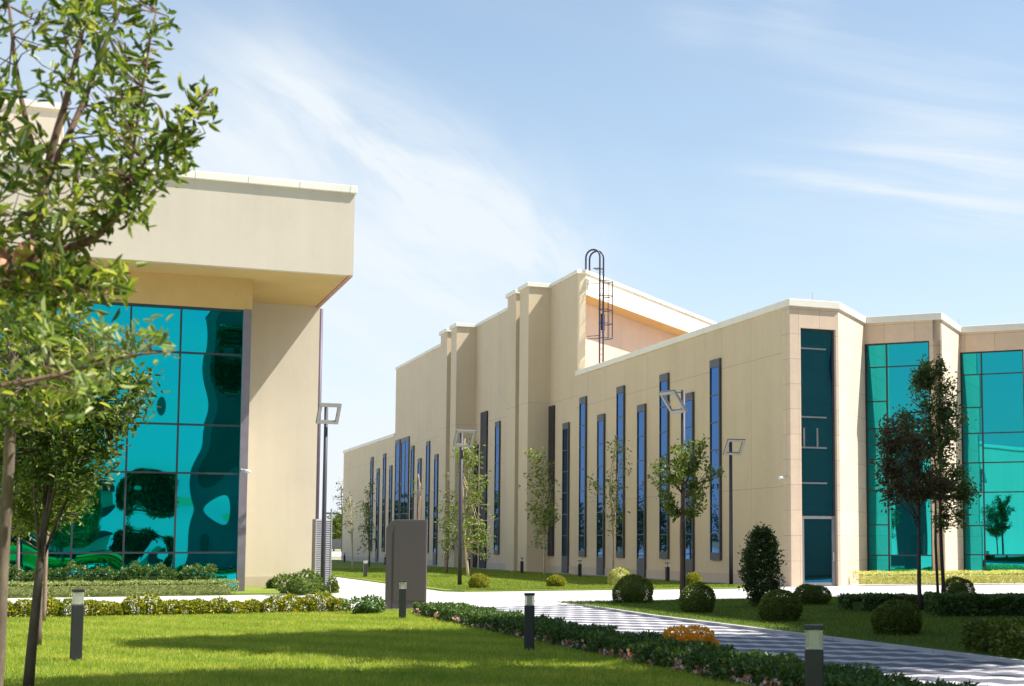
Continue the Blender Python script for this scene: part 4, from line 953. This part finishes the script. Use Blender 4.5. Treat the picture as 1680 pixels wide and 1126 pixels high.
sapling(606, 932, [(606, 900), (605, 860), (604, 820)], .06, 0, 'slim dark sapling by the far end of the long building', m_leaf_mid, m_bark, [(603, 840, 6, 22, 22), (606, 880, 6, 14, 10)], name='sapling')
sapling(578, 936, [(578, 900), (576, 850), (574, 815)], .055, 0, 'thin pale birch in the gap between the two buildings', m_leaf_mid, m_birch, [(570, 830, 8, 16, 9), (580, 850, 7, 14, 6)], per=5)

# (6) trees standing outside the frame to the right and behind the camera: they shade the lawn and show in the glass
def big_tree(name, base, label, h, blobs, n, L=.26, leafm=m_leaf_dark, group=None):
    base = np.array([base[0], base[1], 0.]); C = blob_points([((base[0]+b[0][0], base[1]+b[0][1], b[0][2]), b[1], b[2]) for b in blobs], n, .2)
    paths = [([base, base+np.array([.1, .1, h*.5]), base+np.array([0, 0, h])], .22, .06)]
    for b in blobs:
        e = base*[1, 1, 0]+np.array(b[0]); paths.append(([base+np.array([0, 0, max(1.5, b[0][2]*.55)]), (base+np.array([0, 0, b[0][2]*.75])+e)/2, e], .10, .03))
    return tree(name, tuple(base), label, 'tree', paths, C, m_barkd, leafm, 9, L, .6, group, spread=.3, twig_r=.012, simple=True)
gsh = 'large shade trees right of the lawn'
bt = [((0, 0, 7.5), (3.6, 3.6, 3.2), 3), ((1.5, 1.4, 10), (2.6, 2.6, 2.2), 1.6), ((-1.6, -1, 10), (2.4, 2.4, 2), 1.4), ((-1.8, 1.6, 6), (2.4, 2.4, 1.9), 1.2), ((2, -1.5, 6), (2.4, 2.4, 1.9), 1.2)]
t0 = big_tree('shade_tree', (21.6, 20.0), 'large dense shade tree beside the tall block right of the island', 9, bt, 1500, group=gsh)
for i, (x, y, rz, k_, lab) in enumerate(((20.5, 11.5, 220, 1.0, 'large dense shade tree farthest toward the camera on the right'),)):
    o = copy_tree(t0); o.location = (x, y, 0); o.rotation_euler = (0, 0, R(rz)); o.scale = (k_,)*3; o['label'] = lab
def lobes(bx, by, L_): return [((x-bx, y-by, z), r, w) for x, y, z, r, w in L_]
big_tree('tall_tree', (19.5, 16.5), 'tall spreading tree on the right whose high crown shades the front lawn', 15,
         lobes(19.5, 16.5, [(11.4, 20.0, 13, (2.0, 1.5, .8), 1.5), (14.2, 19.0, 13.5, (3.2, 3.0, 1.6), 3.4), (14.9, 16.3, 13.2, (2.6, 2.1, 1.4), 2.1), (17.8, 17.6, 14.2, (2.8, 2.6, 2), 2.2), (18, 14, 13, (2.8, 2.4, 2), 1.8), (20.5, 16.5, 12, (2.6, 2.6, 2.2), 1.5)]), 2700, L=.36)
big_tree('round_tree', (15.5, 8.0), 'broad tall tree behind the camera on the right that shades the near lawn', 14,
         lobes(15.5, 8.0, [(10.2, 13.6, 13, (2.4, 1.0, .9), 1.2), (13, 12.2, 13.2, (2.6, 1.9, 1.5), 2), (10.4, 11, 12.6, (2.4, 1.8, 1.4), 1.6), (14.5, 9.5, 13.5, (3, 2.6, 2), 2), (12, 8, 11.5, (2.8, 2.4, 2.2), 1.8), (15.5, 7, 11, (3, 3, 2.4), 1.5)]), 2000, L=.36)
blk = empty('tall_block', (27, 16, 0), 'tall tan office block outside the picture whose shadow covers the island', 'building')
MB().box(27, -2, 0, 62, 31.6, 21.5).build('wall', m_wall, blk); MB().box(26.95, -2.05, 21.5, 62.05, 31.65, 21.7).build('coping', m_cap, blk)
for k_ in range(5):
    for q in range(5): MB().box(30+q*6, 31.6, 1.2+k_*4, 33.4+q*6, 31.66, 3.9+k_*4).build('window', m_gl_dark, blk)
anx = empty('annex', (-38, 2, 0), 'pale annex far to the left, mirrored in the zigzag glass front', 'building')
MB().box(-60, -22, 0, -34, 16, 11.2).build('wall', m_white, anx); MB().box(-60.1, -22.1, 11.2, -33.9, 16.1, 11.5).build('coping', m_cap, anx)
for y_ in (-8.5, 7): MB().box(-33.99, y_, .3, -33.9, y_+3.2, 10.9).build('window', m_louvre, anx)
gbk = 'trees behind the camera seen only in the glass'
for (x, y, h, w, lab) in ((-5.5, -34, 5.5, 2.4, 'broad low tree behind the camera left of the pavilion'), (-10, -26, 8, 3.4, 'broad tree far left behind the camera'), (19.5, -20, 19, 2.6, 'tall tree at the back right behind the camera'), (6.6, -44, 4.6, 1.2, 'small round tree behind the camera right of the pavilion')):
    big_tree('rear_tree', (x, y), lab, h*.9, [((0, 0, h*.75), (w, w, h*.24), 2), ((w*.3, 0, h*.45), (w*1.0, w, h*.2), 2), ((-w*.3, 0, h*.3), (w*.9, w, h*.15), 1)], 800, L=.42, group=gbk)
dkb = empty('dark_block', (10., -10, 0), 'dark clad block behind the camera, mirrored at the right end of the turquoise glass', 'building')
MB().box(10., -34, 0, 30, -10, 23).build('wall', plain('dark_cladding', (.17, .18, .165), .8, 0, .15, .4), dkb); MB().box(9.9, -34.1, 23, 30.1, -9.9, 23.3).build('coping', m_panel, dkb)
pv = empty('pavilion', (-1.5, -52, 0), 'small pale pavilion with dark curved roof, mirrored low in the turquoise glass', 'building')
MB().box(-6, -58, 0, 4.5, -50, 4.2).build('wall', m_white, pv)
rf = MB(); n_ = 12
pr = [(-6.6+11.7*i/n_, 4.2+1.6*math.sin(math.pi*i/n_)+.35) for i in range(n_+1)]+[(5.1, 4.2), (-6.6, 4.2)]
nn = len(pr); rf.add([(x, -49.5, z) for x, z in pr]+[(x, -58.5, z) for x, z in pr], [tuple(range(nn)), tuple(range(2*nn-1, nn-1, -1))]+[((i+1) % nn, i, nn+i, nn+(i+1) % nn) for i in range(nn)])
rf.build('roof', m_panel, pv)
hedge('rear_hedge', [(-14, -14), (7, -14)], m_leaf_hedge, 'dark clipped hedge across the lawn behind the camera', 1.2, 1.0, 3000, .2)

# ------------------------------------------------------------------ far background in the gap and along the horizon
fence = empty('perimeter_fence', (0, 288, 0), 'dark panel fence far away across the road in the gap between the buildings', 'fence')
fb = MB(); ps = MB()
for x in range(-60, 140, 5):
    fb.box(x+.15, 288, .5, x+4.85, 288.1, 2.5); ps.box(x-.14, 287.9, 0, x+.14, 288.2, 2.8)
fb.build('panel', plain('fence_panel', (.07, .075, .075), .7), fence); ps.build('post', m_bar, fence)
def far_tree(x, y, h, w, label, leafm=m_leaf_mid, k_=160, L=.5, group='far trees beyond the fence'):
    C = blob_points([((x, y, h*.6), (w, w, h*.36), 2), ((x+w*.4, y, h*.45), (w*.7, w*.7, h*.28), 1), ((x-w*.3, y, h*.78), (w*.6, w*.6, h*.2), .8)], k_)
    tree('far_tree', (x, y, 0), label, 'tree', [([np.array([x, y, 0.]), np.array([x, y, h*.8])], .18, .05)], C, m_barkd, leafm, 8, L, .6, group, spread=.4, twig_r=.03, simple=True)
kinds = ['bushy mid green tree', 'yellow green tree', 'dark green tree', 'tall narrow green tree']
for i, px in enumerate((548, 561, 572, 584, 596)):
    p = at(px, 880, 300+8*(i % 3)); far_tree(p[0], p[1], (7.5, 8.5, 6.5, 9.5, 8)[i], (2.4, 2.2, 2.6, 2.0, 2.6)[i], ('yellow green far tree right beside the louvred cabinet', 'light green far tree above the fence in the gap', 'dark green low far tree above the fence in the gap', 'tall far tree touching the end of the long building', 'far tree hidden behind the end of the long building')[i], (m_leaf_lime, m_leaf_mid, m_leaf_dark, m_leaf_lime, m_leaf_mid)[i])
far = []
for i in range(60):         # one far wood along the horizon, seen in the window reflections
    x = -190+i*3.3+rng.normal(0, 1); y = 236+rng.normal(0, 12); h = rng.uniform(6, 11)
    C = blob_points([((x, y, h*.55), (3.2, 3.2, h*.45), 1)], 26); n = len(C)*7
    far.append(leaf_quads(np.repeat(C, 7, 0)+rng.normal(0, .7, (n, 3)), sphere_dirs(n), 1.1*rng.uniform(.6, 1.3, n), .7, .3, simple=True))
tag(quadmesh('far_wood', *merge(*far), m_leaf_dark), 'far off dark green wood along the horizon behind the left building', 'wood', None, 'stuff')
# poles
def pole(px, Yp, ytop, label, name, arm=0., cross=False, cat='pole'):
    p = at(px, 880, Yp); zt = at(px, ytop, Yp)[2]; root = empty(name, (p[0], Yp, 0), label, cat)
    MB().tube([(p[0], Yp, 0), (p[0], Yp, zt)], [.13, .09], 8).build('post', m_panel if cross else m_bar, root, True)
    if arm: MB().tube([(p[0], Yp, zt), (p[0]-.1, Yp, zt+.5), (p[0]+arm*.5, Yp, zt+.95), (p[0]+arm, Yp, zt+.9)], .06, 6).build('arm', m_bar, root)
    if cross: MB().box(p[0]-.8, Yp-.06, zt-.6, p[0]+.8, Yp+.06, zt-.4).build('crossarm', m_panel, root)
pole(573, 150, 770, 'tall thin pale lamp column with a curved arm far away in the gap', 'lamp_column', .9)
pole(567, 170, 828, 'dark far utility pole with a crossarm in the gap between the buildings', 'utility_pole', 0, True)
pole(543, 160, 835, 'thin dark far pole beside the louvred cabinet', 'utility_pole', 0, True)
p = at(562, 880, 150); C = np.array([at(562+rng.normal(0, 8), 822+rng.normal(0, 20), 150+rng.normal(0, .8)) for _ in range(40)])
tree('bare_tree', (p[0], 150, 0), 'almost bare far tree with thin twigs in the gap between the buildings', 'tree', [([np.array([p[0], 150., 0]), at(562, 860, 150), at(560, 800, 150)], .10, .03)], C, m_barkd, m_leaf_dark, 3, .22, .5, None, spread=.2, twig_r=.02)
